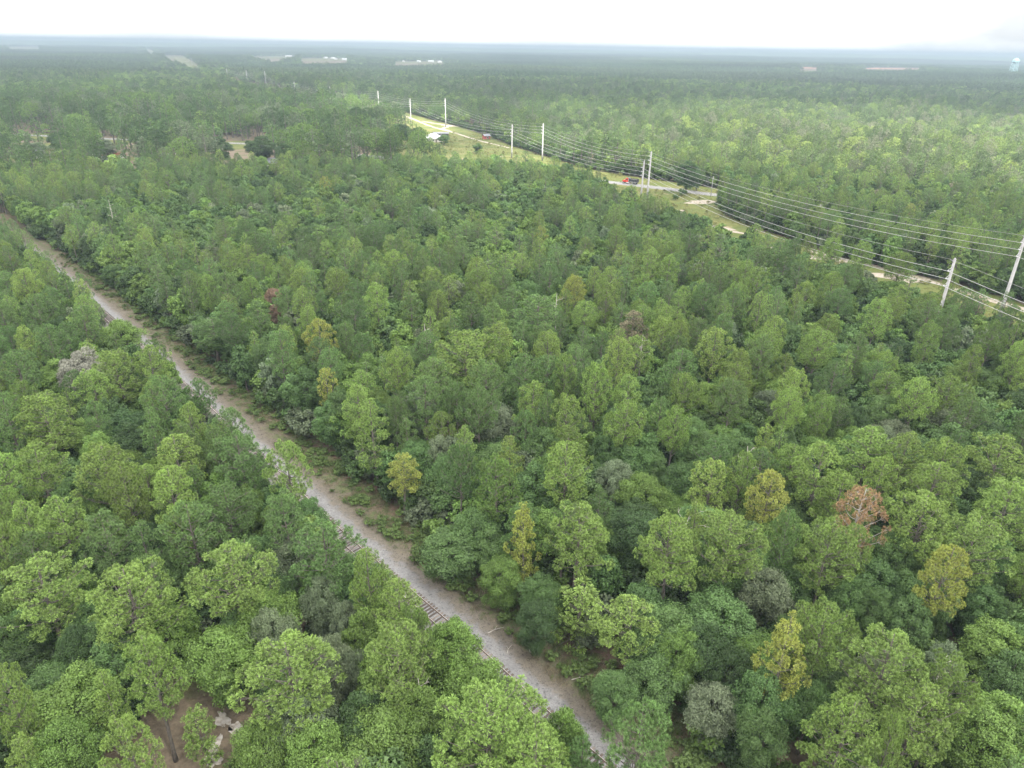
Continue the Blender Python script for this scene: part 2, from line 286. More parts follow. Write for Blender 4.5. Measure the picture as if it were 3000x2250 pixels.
# ------------------------------------------------------------------ layout of the land (metres, camera above the origin)
RAIL = [(64.4, -10), (30.6, 27.0), (5.6, 53.4), (-4.2, 64.4), (-23.6, 84.3), (-66.6, 132.2), (-108.5, 178.0), (-164.5, 236.5), (-215, 284), (-300, 352), (-420, 430), (-600, 530)]
ROAD = [(330, 262), (200, 322), (140, 352), (97, 375), (79, 388), (56, 402.5), (0, 434), (-90, 487), (-198, 545), (-290, 556), (-380, 575), (-520, 600), (-800, 640)]
TRACK = [(-5, 545), (-33, 596), (-55, 645), (-79, 692), (-140, 854), (-205, 980), (-330, 1170)]
CORR_R = [(230, 60), (200, 115), (170, 170), (152, 203), (139, 227), (121, 248), (104, 290), (96, 316), (95, 340), (104, 362), (118, 382), (70, 425), (44, 452), (18, 510), (-3, 557), (-23, 622), (-55, 697), (-98, 785), (-165, 935), (-255, 1085), (-360, 1230), (-600, 1590)]
CORR_L = [(172, 60), (154, 100), (131, 150), (110, 195), (90, 235), (73, 268), (60, 300), (46, 340), (38, 385), (24, 402), (2, 418), (-30, 428), (-62, 452), (-95, 490), (-100, 560), (-86, 606), (-100, 650), (-158, 770), (-200, 860), (-275, 975), (-400, 1165), (-650, 1560)]
CORR = CORR_L + CORR_R[::-1]
FAR_FIELDS = [
    ([(-1878, 4131), (-1766, 4137), (-1230, 2930), (-1027, 2508), (-884, 2150), (-980, 2316), (-1267, 2896), (-1559, 3466)], M_field, 'pale green far field beside the power line cut, left of the picture'),
    ([(-1459, 4268), (-1392, 4926), (-1103, 3781), (-1092, 3480), (-1320, 3882)], M_field, ''),
    ([(-885, 3173), (-1059, 3832), (-892, 4024), (-734, 3390), (-790, 3183)], M_field, ''),
    ([(-545, 3400), (-386, 3902), (-311, 3448), (-483, 3096)], M_field, ''),
    ([(1204, 3328), (1320, 3564), (1297, 3232), (1137, 3141)], M_redclay, ''),
    ([(1428, 3307), (1717, 3752), (1962, 3781), (1780, 3456)], M_redclay, ''),
    ([(-4323, 6616), (-4503, 7336), (-3571, 5854), (-3499, 5386)], M_field, ''),
    ([(-4070, 8551), (-2508, 5407), (-2240, 4758), (-2898, 6107)], M_field, '')]
SMALL_CLEAR = [(-198, 538, 23), (-292, 548, 15), (-362, 566, 22), (-330, 520, 9), (-240, 548, 9), (-66, 566, 19), (-46, 700, 20), (-146, 441, 11), (-250, 457, 12), (-303, 460, 12), (-224, 480, 6), (-36.5, 49, 5.0), (-31.5, 52, 5.0), (-33.5, 57, 3.5), (150, 352, 8)]
def hills(x, y):
    r = np.hypot(x, y); t = np.clip((r - 5200) / 9000, 0, 1); t = t * t * (3 - 2 * t)
    return t * 44 + np.clip((r - 1450) / 700, 0, 1) * (vnoise(x, y, 800, 2) - .5) * 15 + np.clip((r - 4800) / 1500, 0, 1) * (vnoise(x, y, 1900, 3) - .5) * 26 + np.clip((r - 9000) / 3000, 0, 1) * (vnoise(x, y, 4200, 5) - .5) * 24
def forest_ok(x, y, top=13.0):
    """True where trees stand"""
    x = np.asarray(x, float); y = np.asarray(y, float)
    ok = ~inpoly(x, y, CORR)
    _, s = polydist(x, y, RAIL); ok &= ~((s > -4.3) & (s < np.interp(y, [90, 110, 200], [10.6, 9.6, 8.8])))
    d, _ = polydist(x, y, ROAD); ok &= d > 8.5
    for f in (1.0, .94, .88, .82, .77):
        if True:
            for poly, _, _ in FAR_FIELDS: ok &= ~inpoly(x / f, y / f, poly)
        for cx, cy_, r in SMALL_CLEAR:
            if (r < 5.1 and f < .99) or (r < 20 and f < .8): continue
            ok &= np.hypot(x / f - cx, (y / f - cy_)) > r
    return ok

# ground sheet: polar grid reaching the horizon, flat near by, rolling far off
nr, na = 150, 360
rr = np.concatenate([np.linspace(0, 600, 22)[1:], np.geomspace(640, 15000, nr - 22)])
aa = np.linspace(0, 2 * math.pi, na, endpoint=False)
GX = np.outer(rr, np.sin(aa)); GY = np.outer(rr, np.cos(aa)); GZ = hills(GX, GY)
V = np.concatenate([[[0, 0, 0]], np.stack([GX, GY, GZ], -1).reshape(-1, 3)])
i_, j_ = np.meshgrid(np.arange(len(rr) - 1), np.arange(na), indexing='ij'); j2 = (j_ + 1) % na
Q = np.stack([1 + i_ * na + j_, 1 + i_ * na + j2, 1 + (i_ + 1) * na + j2, 1 + (i_ + 1) * na + j_], -1).reshape(-1, 4)[:, ::-1]
T0 = np.array([[0, 1 + (j + 1) % na, 1 + j] for j in range(na)])
put('ground', mesh_np('ground', V, [T0, Q], [M_ground], smooth=True), kind='structure')

# railway clearing: strip mesh with raised ballast shoulder
P, T = resample(RAIL, 1.6)
tan = np.gradient(P, axis=0); tan /= np.linalg.norm(tan, axis=1)[:, None]; nrm = np.stack([tan[:, 1], -tan[:, 0]], 1)   # right of travel
ds = np.array([-7, -5.5, -4.2, -3.3, -2.4, -1.5, 0, 1.5, 2.4, 3.4, 4.3, 5.4, 6.6, 8, 9.4, 11, 12.6, 14])
hz = np.interp(ds, [-4.4, -2.2, -1.6, 1.6, 2.4, 4.2, 5.6], [.03, .28, .38, .38, .26, .10, .05])
XY = P[:, None, :] + nrm[:, None, :] * ds[None, :, None]
bumps = (vnoise(XY[..., 0], XY[..., 1], 2.3, 9) - .5) * .16 * (np.abs(ds) > 2.2)
Z = np.maximum(hz[None, :] + bumps, .02)
V = np.concatenate([XY, Z[..., None]], -1).reshape(-1, 3); nd = len(ds)
i_, j_ = np.meshgrid(np.arange(len(P) - 1), np.arange(nd - 1), indexing='ij')
Q = np.stack([i_ * nd + j_, i_ * nd + j_ + 1, (i_ + 1) * nd + j_ + 1, (i_ + 1) * nd + j_], -1).reshape(-1, 4)
me = mesh_np('railway_clearing', V, Q, [M_swath], smooth=True)
at = me.attributes.new('d', 'FLOAT', 'POINT'); at.data.foreach_set('value', np.tile(ds, len(P)).astype(np.float32))
put('gravel_path', me, kind='structure')

# the railway track: rails and every sleeper
PT, TT = resample(RAIL, .56)
tt = np.gradient(PT, axis=0); tt /= np.linalg.norm(tt, axis=1)[:, None]; nn = np.stack([tt[:, 1], -tt[:, 0]], 1)
root = put('railway_track', None, loc=(0, 0, 0), label='rusty single railway track on pale ballast running diagonally through the forest', cat='railway')
PR, TR = resample(RAIL, 4.0); tr_ = np.gradient(PR, axis=0); tr_ /= np.linalg.norm(tr_, axis=1)[:, None]; nr_ = np.stack([tr_[:, 1], -tr_[:, 0]], 1)
def sweep(path, nrmv, off, prof):
    mb = MB(); k = len(prof); Vv = []
    for p, q in zip(path, nrmv): Vv += [(p[0] + q[0] * (off + a_), p[1] + q[1] * (off + a_), b_) for a_, b_ in prof]
    Ff = [(i * k + j, i * k + (j + 1) % k, (i + 1) * k + (j + 1) % k, (i + 1) * k + j) for i in range(len(path) - 1) for j in range(k)]
    mb.add(Vv, Ff); return mb
for sgn in (-1, 1):
    r_ = put('rail', sweep(PR, nr_, sgn * .7525, [(-.07, .44), (.07, .44), (.02, .47), (.02, .56), (.037, .57), (.037, .605), (-.037, .605), (-.037, .57), (-.02, .56), (-.02, .47)]).mesh('rail', M_rust), root)
    put('rail_head', sweep(PR, nr_, sgn * .7525, [(-.030, .606), (.030, .606), (.028, .614), (-.028, .614)]).mesh('rail_head', M_shine), r_)
tie_m = [MB().box(-1.3, 1.3, -.125, .125, -.09, .085).mesh('sleeper', m_) for m_ in (M_tie, M_tie2)]
px, py, dp = project(PT[:, 0], PT[:, 1], .4); inv = (px > -60) & (px < 3060) & (py < 2300) & (dp > 5)
order = np.argsort(np.where(inv, dp, 1e9))[:290]; rnd = random.Random(3); chosen = set(order.tolist())
for i in order:
    ang = math.atan2(nn[i][1], nn[i][0]) + rnd.uniform(-.035, .035)
    put('sleeper', tie_m[1 if rnd.random() < .45 else 0], root, (PT[i][0] + rnd.uniform(-.05, .05), PT[i][1] + rnd.uniform(-.05, .05), .355 + rnd.uniform(-.015, .012)), (0, 0, ang))
mb = MB()
for i in range(len(PT)):
    if i in chosen or dp[i] > 420: continue
    a_, b_ = nn[i], tt[i]; c_ = PT[i]
    V8 = [(c_[0] + a_[0] * x + b_[0] * y, c_[1] + a_[1] * x + b_[1] * y, z) for z in (.27, .44) for y in (-.125, .125) for x in (-1.3, 1.3)]
    mb.add(V8, [(0, 2, 3, 1), (4, 5, 7, 6), (0, 1, 5, 4), (2, 6, 7, 3), (0, 4, 6, 2), (1, 3, 7, 5)])
put('sleepers', mb.mesh('sleepers', M_tie), root, kind='stuff')

# power line corridor, road, sand track, far fields, clearings: sheets above the ground
def sheet(name, poly, z, m, kind='structure'):
    bm = bmesh.new(); vs = [bm.verts.new((x, y, z)) for x, y in poly]; f = bm.faces.new(vs); bmesh.ops.triangulate(bm, faces=[f])
    me = bpy.data.meshes.new(name); bm.to_mesh(me); bm.free(); me.materials.append(m); return put(name, me, kind=kind)
def ribbon(name, line, hw, z, m, kind='structure', wob=0.0):
    P_, T_ = resample(line, 4.0); t_ = np.gradient(P_, axis=0); t_ /= np.linalg.norm(t_, axis=1)[:, None]; n_ = np.stack([t_[:, 1], -t_[:, 0]], 1)
    w1 = hw * (1 + wob * (vnoise(T_, T_ * 0, 9, 1) - .5) * 2); w2 = hw * (1 + wob * (vnoise(T_, T_ * 0, 7, 2) - .5) * 2)
    A = P_ - n_ * w1[:, None]; B = P_ + n_ * w2[:, None]; V = np.stack([A, B], 1).reshape(-1, 2); V = np.concatenate([V, np.full((len(V), 1), z)], 1)
    i_ = np.arange(len(P_) - 1) * 2
    return put(name, mesh_np(name, V, np.stack([i_, i_ + 1, i_ + 3, i_ + 2], 1), [m]), kind=kind)
def jag(poly, step=6, amp=2.5, seed=1):
    P_, T_ = resample(list(poly) + [poly[0]], step); r_ = np.random.default_rng(seed); return [tuple(p) for p in P_ + r_.normal(0, amp, P_.shape)]
sheet('grass_strip', jag(CORR, 7, 1.2), .03, M_grass)
ribbon('road', ROAD, 3.9, .07, M_asph)
for off in (-3.55, 3.55):
    Pq, _ = resample(ROAD, 4.0); tq = np.gradient(Pq, axis=0); tq /= np.linalg.norm(tq, axis=1)[:, None]; nq = np.stack([tq[:, 1], -tq[:, 0]], 1)
    ribbon('road_marking', [tuple(p) for p in Pq + nq * off], .08, .078, M_paint)
ribbon('road_marking', ROAD, .12, .078, M_paint)
ribbon('sand_track', TRACK, 1.6, .05, M_sand, wob=.5)
ribbon('sand_track', [(-58, 652), (-66, 672), (-62, 700), (-80, 722), (-95, 742)], 2.0, .055, M_sand, wob=.5)
ribbon('sand_track', [(110, 262), (128, 238), (141, 214), (152, 190), (165, 160), (190, 118)], 2.2, .05, M_sand, wob=.7)
for k, (cx, cy_, a_, b_, th) in enumerate([(72, 328, 8, 3, .2), (92, 352, 9, 4.5, 0), (84, 297, 14, 3, -.7), (128, 228, 9, 5, -.6), (112, 250, 8, 4, -.6), (150, 178, 8, 8, 0), (-60, 700, 10, 6, .3), (67, 306, 9, 3, 0), (88, 268, 10, 5, -.5), (135, 150, 7, 12, .4)]):
    r_ = np.random.default_rng(50 + k); n_ = 22; ph = r_.uniform(0, 6.28, 4)
    pl = []
    for q in range(n_):
        t_ = q / n_ * 2 * math.pi; w = 1 + .25 * math.sin(2 * t_ + ph[0]) + .18 * math.sin(3 * t_ + ph[1]) + .14 * math.sin(5 * t_ + ph[2])
        x, y = a_ * w * math.cos(t_), b_ * w * math.sin(t_); pl.append((cx + x * math.cos(th) - y * math.sin(th), cy_ + x * math.sin(th) + y * math.cos(th)))
    sheet('sand_patch', pl, .06 + k * .002, M_sand)
for k, (cx, cy_, a_, b_, th) in enumerate([(-31.0, 54.2, 1.3, .55, -.7), (-28.6, 52.6, 1.5, .7, -.5), (-30.6, 51.0, .5, 1.1, .2), (-30.2, 49.2, .8, .7, 0)]):
    r_ = np.random.default_rng(80 + k); n_ = 44; ph = r_.uniform(0, 6.28, 4); pl = []
    for q in range(n_):
        t_ = q / n_ * 2 * math.pi; w = 1 + .25 * math.sin(2 * t_ + ph[0]) + .2 * math.sin(3 * t_ + ph[1]) + .12 * math.sin(7 * t_ + ph[2]) + r_.normal(0, .09)
        x, y = a_ * w * math.cos(t_), b_ * w * math.sin(t_); pl.append((cx + x * math.cos(th) - y * math.sin(th), cy_ + x * math.sin(th) + y * math.cos(th)))
    sheet('sand_patch', pl, .035 + k * .003, M_sand2)
for poly, m, lb in FAR_FIELDS:
    xs = [p[0] for p in poly]; ys = [p[1] for p in poly]; st = 22; gx, gy = np.meshgrid(np.arange(min(xs), max(xs), st), np.arange(min(ys), max(ys), st)); ny, nx = gx.shape
    gx = gx.astype(float); gy = gy.astype(float); ins = inpoly(gx + st / 2, gy + st / 2, poly); V = np.stack([gx, gy, hills(gx, gy) + .9], -1).reshape(-1, 3); ii, jj = np.nonzero(ins[:-1, :-1])
    Q = np.stack([ii * nx + jj, ii * nx + jj + 1, (ii + 1) * nx + jj + 1, (ii + 1) * nx + jj], 1); nm = 'field' if m is M_field else 'bare_clay_field'; put(nm, mesh_np(nm, V, Q, [m]), kind='structure')
for cx, cy_, r in [q for q in SMALL_CLEAR if q[2] > 5.1]:
    sheet('lawn', jag([(cx + r * 1.15 * math.cos(t_), cy_ + r * 1.15 * math.sin(t_)) for t_ in np.linspace(0, 6.28, 13)[:-1]], 5, .8, int(r)), .034, M_grass)

# ------------------------------------------------------------------ tree prototypes
def frames(D):
    """two unit vectors square to each direction"""
    D = D / np.linalg.norm(D, axis=1)[:, None]; up = np.where(np.abs(D[:, 2:3]) < .9, [[0, 0, 1.]], [[1., 0, 0]])
    U = np.cross(D, up); U /= np.linalg.norm(U, axis=1)[:, None]; return D, U, np.cross(D, U)
def rand_dirs(r_, n):
    v = r_.normal(size=(n, 3)); return v / np.linalg.norm(v, axis=1)[:, None]
def tufts(r_, cen, axis, blades, length, width):
    """pom-poms of needle blades: narrow wedges from the shoot, open towards the tips"""
    n = len(cen); A = np.repeat(axis, blades, 0); Cc = np.repeat(cen, blades, 0)
    D = rand_dirs(r_, n * blades) + A * .42; D, U, W = frames(D)
    L = (length * r_.uniform(.75, 1.12, (len(D), 1))) * np.repeat(r_.uniform(.8, 1.2, (n, 1)), blades, 0)
    th = r_.uniform(0, math.pi, (len(D), 1)); S = U * np.cos(th) + W * np.sin(th)
    V = np.stack([Cc + A * .03, Cc + D * L + S * width, Cc + D * L * .97 - S * width], 1).reshape(-1, 3)
    F = np.arange(len(V)).reshape(-1, 3)
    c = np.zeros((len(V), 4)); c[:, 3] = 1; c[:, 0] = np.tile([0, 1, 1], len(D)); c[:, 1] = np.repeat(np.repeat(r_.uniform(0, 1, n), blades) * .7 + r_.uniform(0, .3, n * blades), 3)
    return V, F, c
def pine(seed, H, form, blades=46, tl=.40, tw=.030, dens=1.0, wood=True, sep=.47):
    """returns (trunk mesh builder, tuft centres, axes); crown radius R0 at unit scale"""
    r = random.Random(seed); mb = MB(); cen = []; ax = []
    lean = (r.uniform(-.5, .5), r.uniform(-.5, .5)); ph = r.uniform(0, 6)
    def tp(z): t = z / H; return Vector((lean[0] * t * t + .12 * math.sin(ph + 5 * t), lean[1] * t * t + .12 * math.cos(ph + 4 * t), z))
    R0 = H * .017 + .02
    zs = [H * k / 9 for k in range(10)]
    mb.tube([tp(z) for z in zs], [R0 * (1.25 if z == 0 else 1 - .86 * z / H) for z in zs], 6)
    # limbs end on the surface of a domed crown; each carries a puff of shoots
    zc, va, rmax, low, nb, pr = {'p': (.655, .325, 3.3, -.62, 46, .62), 'f': (.70, .27, 3.9, -.45, 52, .66), 'c': (.60, .385, 2.1, -.85, 36, .52), 's': (.52, .46, 1.5, -.9, 24, .42)}[form]
    base = zc - va * .8; nb = int(nb * (1 if dens >= 1 else max(dens, .75))); az = r.uniform(0, 6); lob = [r.uniform(0, 6.28) for _ in range(4)]
    for b in range(nb):
        t = (b + .5) / nb; cu = 1 - (1 - low) * t; su = math.sqrt(max(0, 1 - cu * cu)); az += 2.39996 + r.uniform(-.22, .22)
        wv = 1 + .17 * math.sin(az * 2 + lob[0] + cu * 2) + .13 * math.sin(az * 3 + lob[1] - cu * 3) + .10 * math.sin(az * 5 + lob[2])
        q = r.uniform(.80, 1.10) * wv; bt = 1.12 if form == 'c' and cu < 0 else 1.0
        if cu < -.1: q *= r.choice((.6, .85, 1.0, 1.1))
        taper = (1 - .25 * cu) if form in 'cs' else 1
        z2 = H * (zc + va * cu * (.93 + .10 * wv * r.uniform(.6, 1.1))); E = tp(min(z2, H)) + Vector((math.cos(az) * su * rmax * q * taper * bt, math.sin(az) * su * rmax * q * taper * bt, 0))
        L = math.hypot(E.x, E.y); z1 = max(H * base * .9, z2 - L * r.uniform(.35, .75) - .2); p0 = tp(z1); nseg = 4; pts = [p0]
        for s_ in range(1, nseg + 1):
            f = s_ / nseg; p = p0.lerp(E, f); p.z = p0.z + (E.z - p0.z) * f ** 1.5; pts.append(p + Vector((r.uniform(-.12, .12), r.uniform(-.12, .12), r.uniform(-.08, .08))) * (1 if s_ < nseg else 0))
        rb = .022 + .015 * L
        if wood: mb.tube(pts, [rb * (1 - .75 * k / nseg) for k in range(nseg + 1)], 4, False)
        pf = pr * r.uniform(.8, 1.25); out = Vector((math.cos(az) * su, math.sin(az) * su, cu * .8 + .45)).normalized()
        for k in range(int(15 * pf / .6)):
            dv = Vector((r.gauss(0, 1), r.gauss(0, 1), r.gauss(0, 1))).normalized(); dv = (dv + out * .7).normalized(); c_ = E + Vector((dv.x * pf, dv.y * pf, dv.z * pf * .8)) - out * pf * .35
            cen.append(c_); ax.append((dv * .6 + Vector((0, 0, .6))).normalized())
            if wood and k % 2 == 0: mb.tube([pts[-1].lerp(pts[-2], .5), c_], [.016, .008], 3, False)
        for k in range(max(1, int(L * .9))):                   # shoots farther in along the limb
            f = r.uniform(.4, .85); p = pts[int(f * nseg)] + Vector((r.uniform(-.4, .4), r.uniform(-.4, .4), r.uniform(.05, .4))); cen.append(p); ax.append(Vector((0, 0, 1)))
    # a few bare dead stubs under the crown
    if wood:
        for k in range(5):
            z = H * r.uniform(base * .55, base); a_ = r.uniform(0, 6.28); l_ = r.uniform(.5, 1.7); p = tp(z)
            mb.tube([p, p + Vector((math.cos(a_) * l_ * .6, math.sin(a_) * l_ * .6, r.uniform(-.1, .2))), p + Vector((math.cos(a_) * l_, math.sin(a_) * l_, r.uniform(-.3, .4)))], [.035, .025, .008], 3, False)
    keep = []; grid_ = {}                               # thin the shoots so that each pom-pom stands apart
    for i, p in enumerate(cen):
        key = tuple(int(c // sep) for c in p)
        if any((cen[q] - p).length < sep for dx in (-1, 0, 1) for dy in (-1, 0, 1) for dz in (-1, 0, 1) for q in grid_.get((key[0] + dx, key[1] + dy, key[2] + dz), ())): continue
        grid_.setdefault(key, []).append(i); keep.append(i)
    rg = np.random.default_rng(seed); V, F, c = tufts(rg, np.array([tuple(cen[i]) for i in keep]), np.array([tuple(ax[i]) for i in keep]), blades, tl, tw)
    return mb, V, F, c
def oak(seed, H, R, nl=26, leaves=1100, size=.092, wood=True):
    """rounded hardwood crown: leaf sprays over overlapping lobes"""
    r = random.Random(seed); rg = np.random.default_rng(seed); mb = MB(); R0 = .16 + .012 * H
    top = Vector((r.uniform(-.4, .4), r.uniform(-.4, .4), H * .55))
    mb.tube([(0, 0, 0), (top.x * .4, top.y * .2, H * .25), tuple(top)], [R0 * 1.2, R0 * .85, R0 * .5], 6, False)
    lobes = []
    for k in range(nl):
        t = (k + .5) / nl; u = math.acos(1 - 1.55 * t) if k else 0; a_ = k * 2.39996 + r.uniform(-.3, .3)
        q = r.uniform(.52, .98); hx = R * q * math.sin(u); cz = H * .60 + H * .31 * math.cos(u) * q
        lobes.append((Vector((hx * math.cos(a_), hx * math.sin(a_), cz)), R * r.uniform(.22, .44) * (1.1 if t > .5 else .95)))
    for k in range(nl // 2):
        a_ = r.uniform(0, 6.28); q = r.uniform(.35, .72); lobes.append((Vector((R * q * math.cos(a_), R * q * math.sin(a_), H * r.uniform(.16, .5))), R * r.uniform(.26, .42)))
    Vs = []; cs = []
    for c_, rad_ in lobes:
        if wood:
            mid = top.lerp(c_, .5) + Vector((0, 0, -.25)); mb.tube([tuple(top * .85), tuple(mid), tuple(c_ + (c_ - top) * .12)], [.09, .055, .015], 4, False)
        D = rand_dirs(rg, int(leaves * r.uniform(.85, 1.15))); D[:, 2] = np.where(D[:, 2] < -.25, -D[:, 2], D[:, 2])
        n = len(D); rad2 = rad_ * rg.uniform(.62, 1.1, (n, 1)) * (1 + .16 * np.sin(D[:, 0:1] * 9 + c_.x * 7) * np.sin(D[:, 1:2] * 8 + c_.y * 5) + .1 * np.sin(D[:, 2:3] * 14 + c_.z * 3))
        P_ = np.array(c_)[None] + D * rad2 * np.array([[1, 1, .82]])
        N = D * .8 + rand_dirs(rg, n) * .75 + np.array([[0, 0, .25]]); N, U, W = frames(N)
        th = rg.uniform(0, 6.28, (n, 1)); A = U * np.cos(th) + W * np.sin(th); B = np.cross(N, A); s_ = size * rg.uniform(.7, 1.35, (n, 1))
        Vs.append(np.stack([P_ - A * s_, P_ + A * s_ * .9 - B * s_ * .55, P_ + A * s_ * .5 + B * s_ * .95], 1).reshape(-1, 3))
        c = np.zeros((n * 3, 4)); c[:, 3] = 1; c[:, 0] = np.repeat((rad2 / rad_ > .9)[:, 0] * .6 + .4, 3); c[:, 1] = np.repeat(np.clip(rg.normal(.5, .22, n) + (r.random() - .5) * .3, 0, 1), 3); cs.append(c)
    V = np.concatenate(Vs); return mb, V, np.arange(len(V)).reshape(-1, 3), np.concatenate(cs)
def join(mb, V, F, c, name, mleaf, mwood=None):
    """trunk and crown as one mesh, for trees too far off to show their parts"""
    n0 = mb.n; W = np.array(mb.v).reshape(-1, 3); fs = [F + n0]; mi = [np.zeros(len(F), int)]
    for f, k in ((mb.f3, 3), (mb.f4, 4)):
        if f: fs.append(np.array(f)); mi.append(np.ones(len(f), int))
    cc = np.concatenate([np.ones((n0, 4)) * .5, c])
    return mesh_np(name, np.concatenate([W, V]), fs, [mleaf, mwood or M_bark], np.concatenate(mi), cc)
HERO = {}; MID = {}
PINE_FORMS = [('p', 16.5, 11), ('p', 15.5, 12), ('p', 17.5, 13), ('f', 17, 21), ('f', 16, 22), ('c', 15, 31), ('c', 14, 32), ('c', 16, 33), ('s', 8, 41)]
def radius_of(V): return float(np.percentile(np.hypot(V[:, 0], V[:, 1]), 96))
heroes = []      # (kind letter, H, R, trunk mesh, crown mesh, joined mid mesh)
for form, H, sd in PINE_FORMS:
    mb, V, F, c = pine(sd, H, form); R_ = radius_of(V)
    mid = join(*pine(sd, H, form, blades=8, tl=.46, tw=.10, dens=.62, wood=False), 'pine_tree', M_needle)
    heroes.append((form, H, R_, mb.mesh('trunk', M_bark, True), mesh_np('crown', V, F, [M_needle], cols=c), mid))
for k, (H, R) in enumerate([(11, 3.6), (11, 3.2), (12, 3.9), (10, 3.4), (13, 4.6)]):
    mb, V, F, c = oak(100 + k, H, R); R_ = radius_of(V)
    mid = join(*oak(200 + k, H, R, 16, 60, .42, False), 'oak_tree', M_leaf)
    heroes.append(('o', H, R_, mb.mesh('trunk', M_bark, True), mesh_np('crown', V, F, [M_leaf], cols=c), mid))
mb, V, F, c = pine(77, 15, 'p', blades=38, tl=.40, tw=.028, dens=.95, sep=.50)          # thin crown of the dying pine
heroes.append(('x', 15, radius_of(V), mb.mesh('trunk', M_dead, True), mesh_np('crown', V, F, [M_needle], cols=c), heroes[0][5]))
IDX = {f: [i for i, h in enumerate(heroes) if h[0] == f] for f in 'pfcsox'}

# ------------------------------------------------------------------ where every tree stands
HUES = {'y': (.156, .240, .058), 'g': (.100, .174, .054), 'Y': (.235, .270, .060), 'R': (.27, .185, .10), 'b': (.098, .165, .038), 'k': (.042, .078, .027),
        's': (.108, .142, .080), 'S': (.17, .175, .14), 'r': (.155, .140, .09), 'q': (.15, .10, .07), 'o': (.068, .122, .038)}
HUES = {k: tuple(x * FOL for x in v) for k, v in HUES.items()}
trees = []       # [kind 'pine'/'oak', x, y, H, R, hue letter, tint, form, hero index, rz, key]
krn = random.Random(5)
for it in KEYS.split(';'):
    x, y, H, R, k, h = it.split(); x, y, H, R = map(float, (x, y, H, R))
    form = {'p': 'p', 'f': 'f', 'c': 'c', 'o': 'o'}[k]
    if H < 9 and k != 'o': form = 's'
    hue = h if h != 'g' or k != 'o' else 'o'
    if h == 'R': form = 'x'
    q_ = krn.uniform(.90, 1.08); t = [c * q_ * krn.uniform(.975, 1.025) for c in HUES[hue]]
    trees.append(['oak' if k == 'o' else 'pine', x, y, H, R, hue, t, form, krn.choice(IDX[form]), krn.uniform(0, 6.28), True])
def grid(x0, x1, y0, y1, s, seed, j=.40):
    r_ = np.random.default_rng(seed); nx, ny = int((x1 - x0) / s), int((y1 - y0) / (s * .87))
    X, Y = np.meshgrid(np.arange(nx), np.arange(ny)); X = x0 + (X + .5 * (Y % 2)) * s; Y = y0 + Y * s * .87
    return (X + r_.uniform(-j, j, X.shape) * s).ravel(), (Y + r_.uniform(-j, j, Y.shape) * s).ravel()
def wedge(x, y, m=18, k=.86):                            # what the photograph could see, with a margin for a step aside
    return (np.abs(x) < y * k + m + 12) & (y > 12)
NEAR_R, MID_R = 430, 1500
X, Y = grid(-420, 420, 10, NEAR_R, 4.6, 21); m = wedge(X, Y, 16, .80) & (np.hypot(X, Y) < NEAR_R) & forest_ok(X, Y)
X, Y = X[m], Y[m]
PL, _ = resample(RAIL[1:], 3.1); tl_ = np.gradient(PL, axis=0); tl_ /= np.linalg.norm(tl_, axis=1)[:, None]; rL = np.random.default_rng(88); offL = rL.uniform(-6.6, -5.0, len(PL))
PL = PL + np.stack([tl_[:, 1], -tl_[:, 0]], 1) * offL[:, None] + rL.normal(0, .5, PL.shape); okL = (PL[:, 1] > 20) & (np.hypot(PL[:, 0], PL[:, 1]) < NEAR_R); PL = PL[okL]; n_edge = len(PL)   # the close row of trees on the left bank
X = np.concatenate([PL[:, 0], X]); Y = np.concatenate([PL[:, 1], Y])
kx = np.array([t[1] for t in trees]); ky = np.array([t[2] for t in trees]); kr = np.array([t[4] for t in trees])
r1 = np.random.default_rng(33); U = r1.random((len(X), 8))
_, srail = polydist(X, Y, RAIL)
def pine_share(x, y):
    s = .47 + .55 * (vnoise(x, y, 38, 11) - .5) + .3 * (vnoise(x, y, 15, 12) - .5)
    left = ~inpoly(x, y, CORR_R + [(4000, 9000), (4000, 60)])
    far_left = left & (y > 235) & (x > -170) & (y < 560)
    s = np.where(far_left, s - .28, s); s = np.where(~left & (y < 700), s - .05, s); return s
ps = pine_share(X, Y)
def tint_for(kind, u, x, y, w2):
    big = vnoise(x, y, 26, 14)
    if kind == 'pine': h = 'y' if u < .46 + .3 * (big - .5) + (.18 if x > 20 else 0) else 'g'
    else: h = 's' if u < .06 else 'b' if u < .34 else 'k' if u < .50 else 'o'
    if kind == 'pine' and u > .994: h = 'Y'
    if u > .9985: h = 'r'
    return h
pgrid = {}
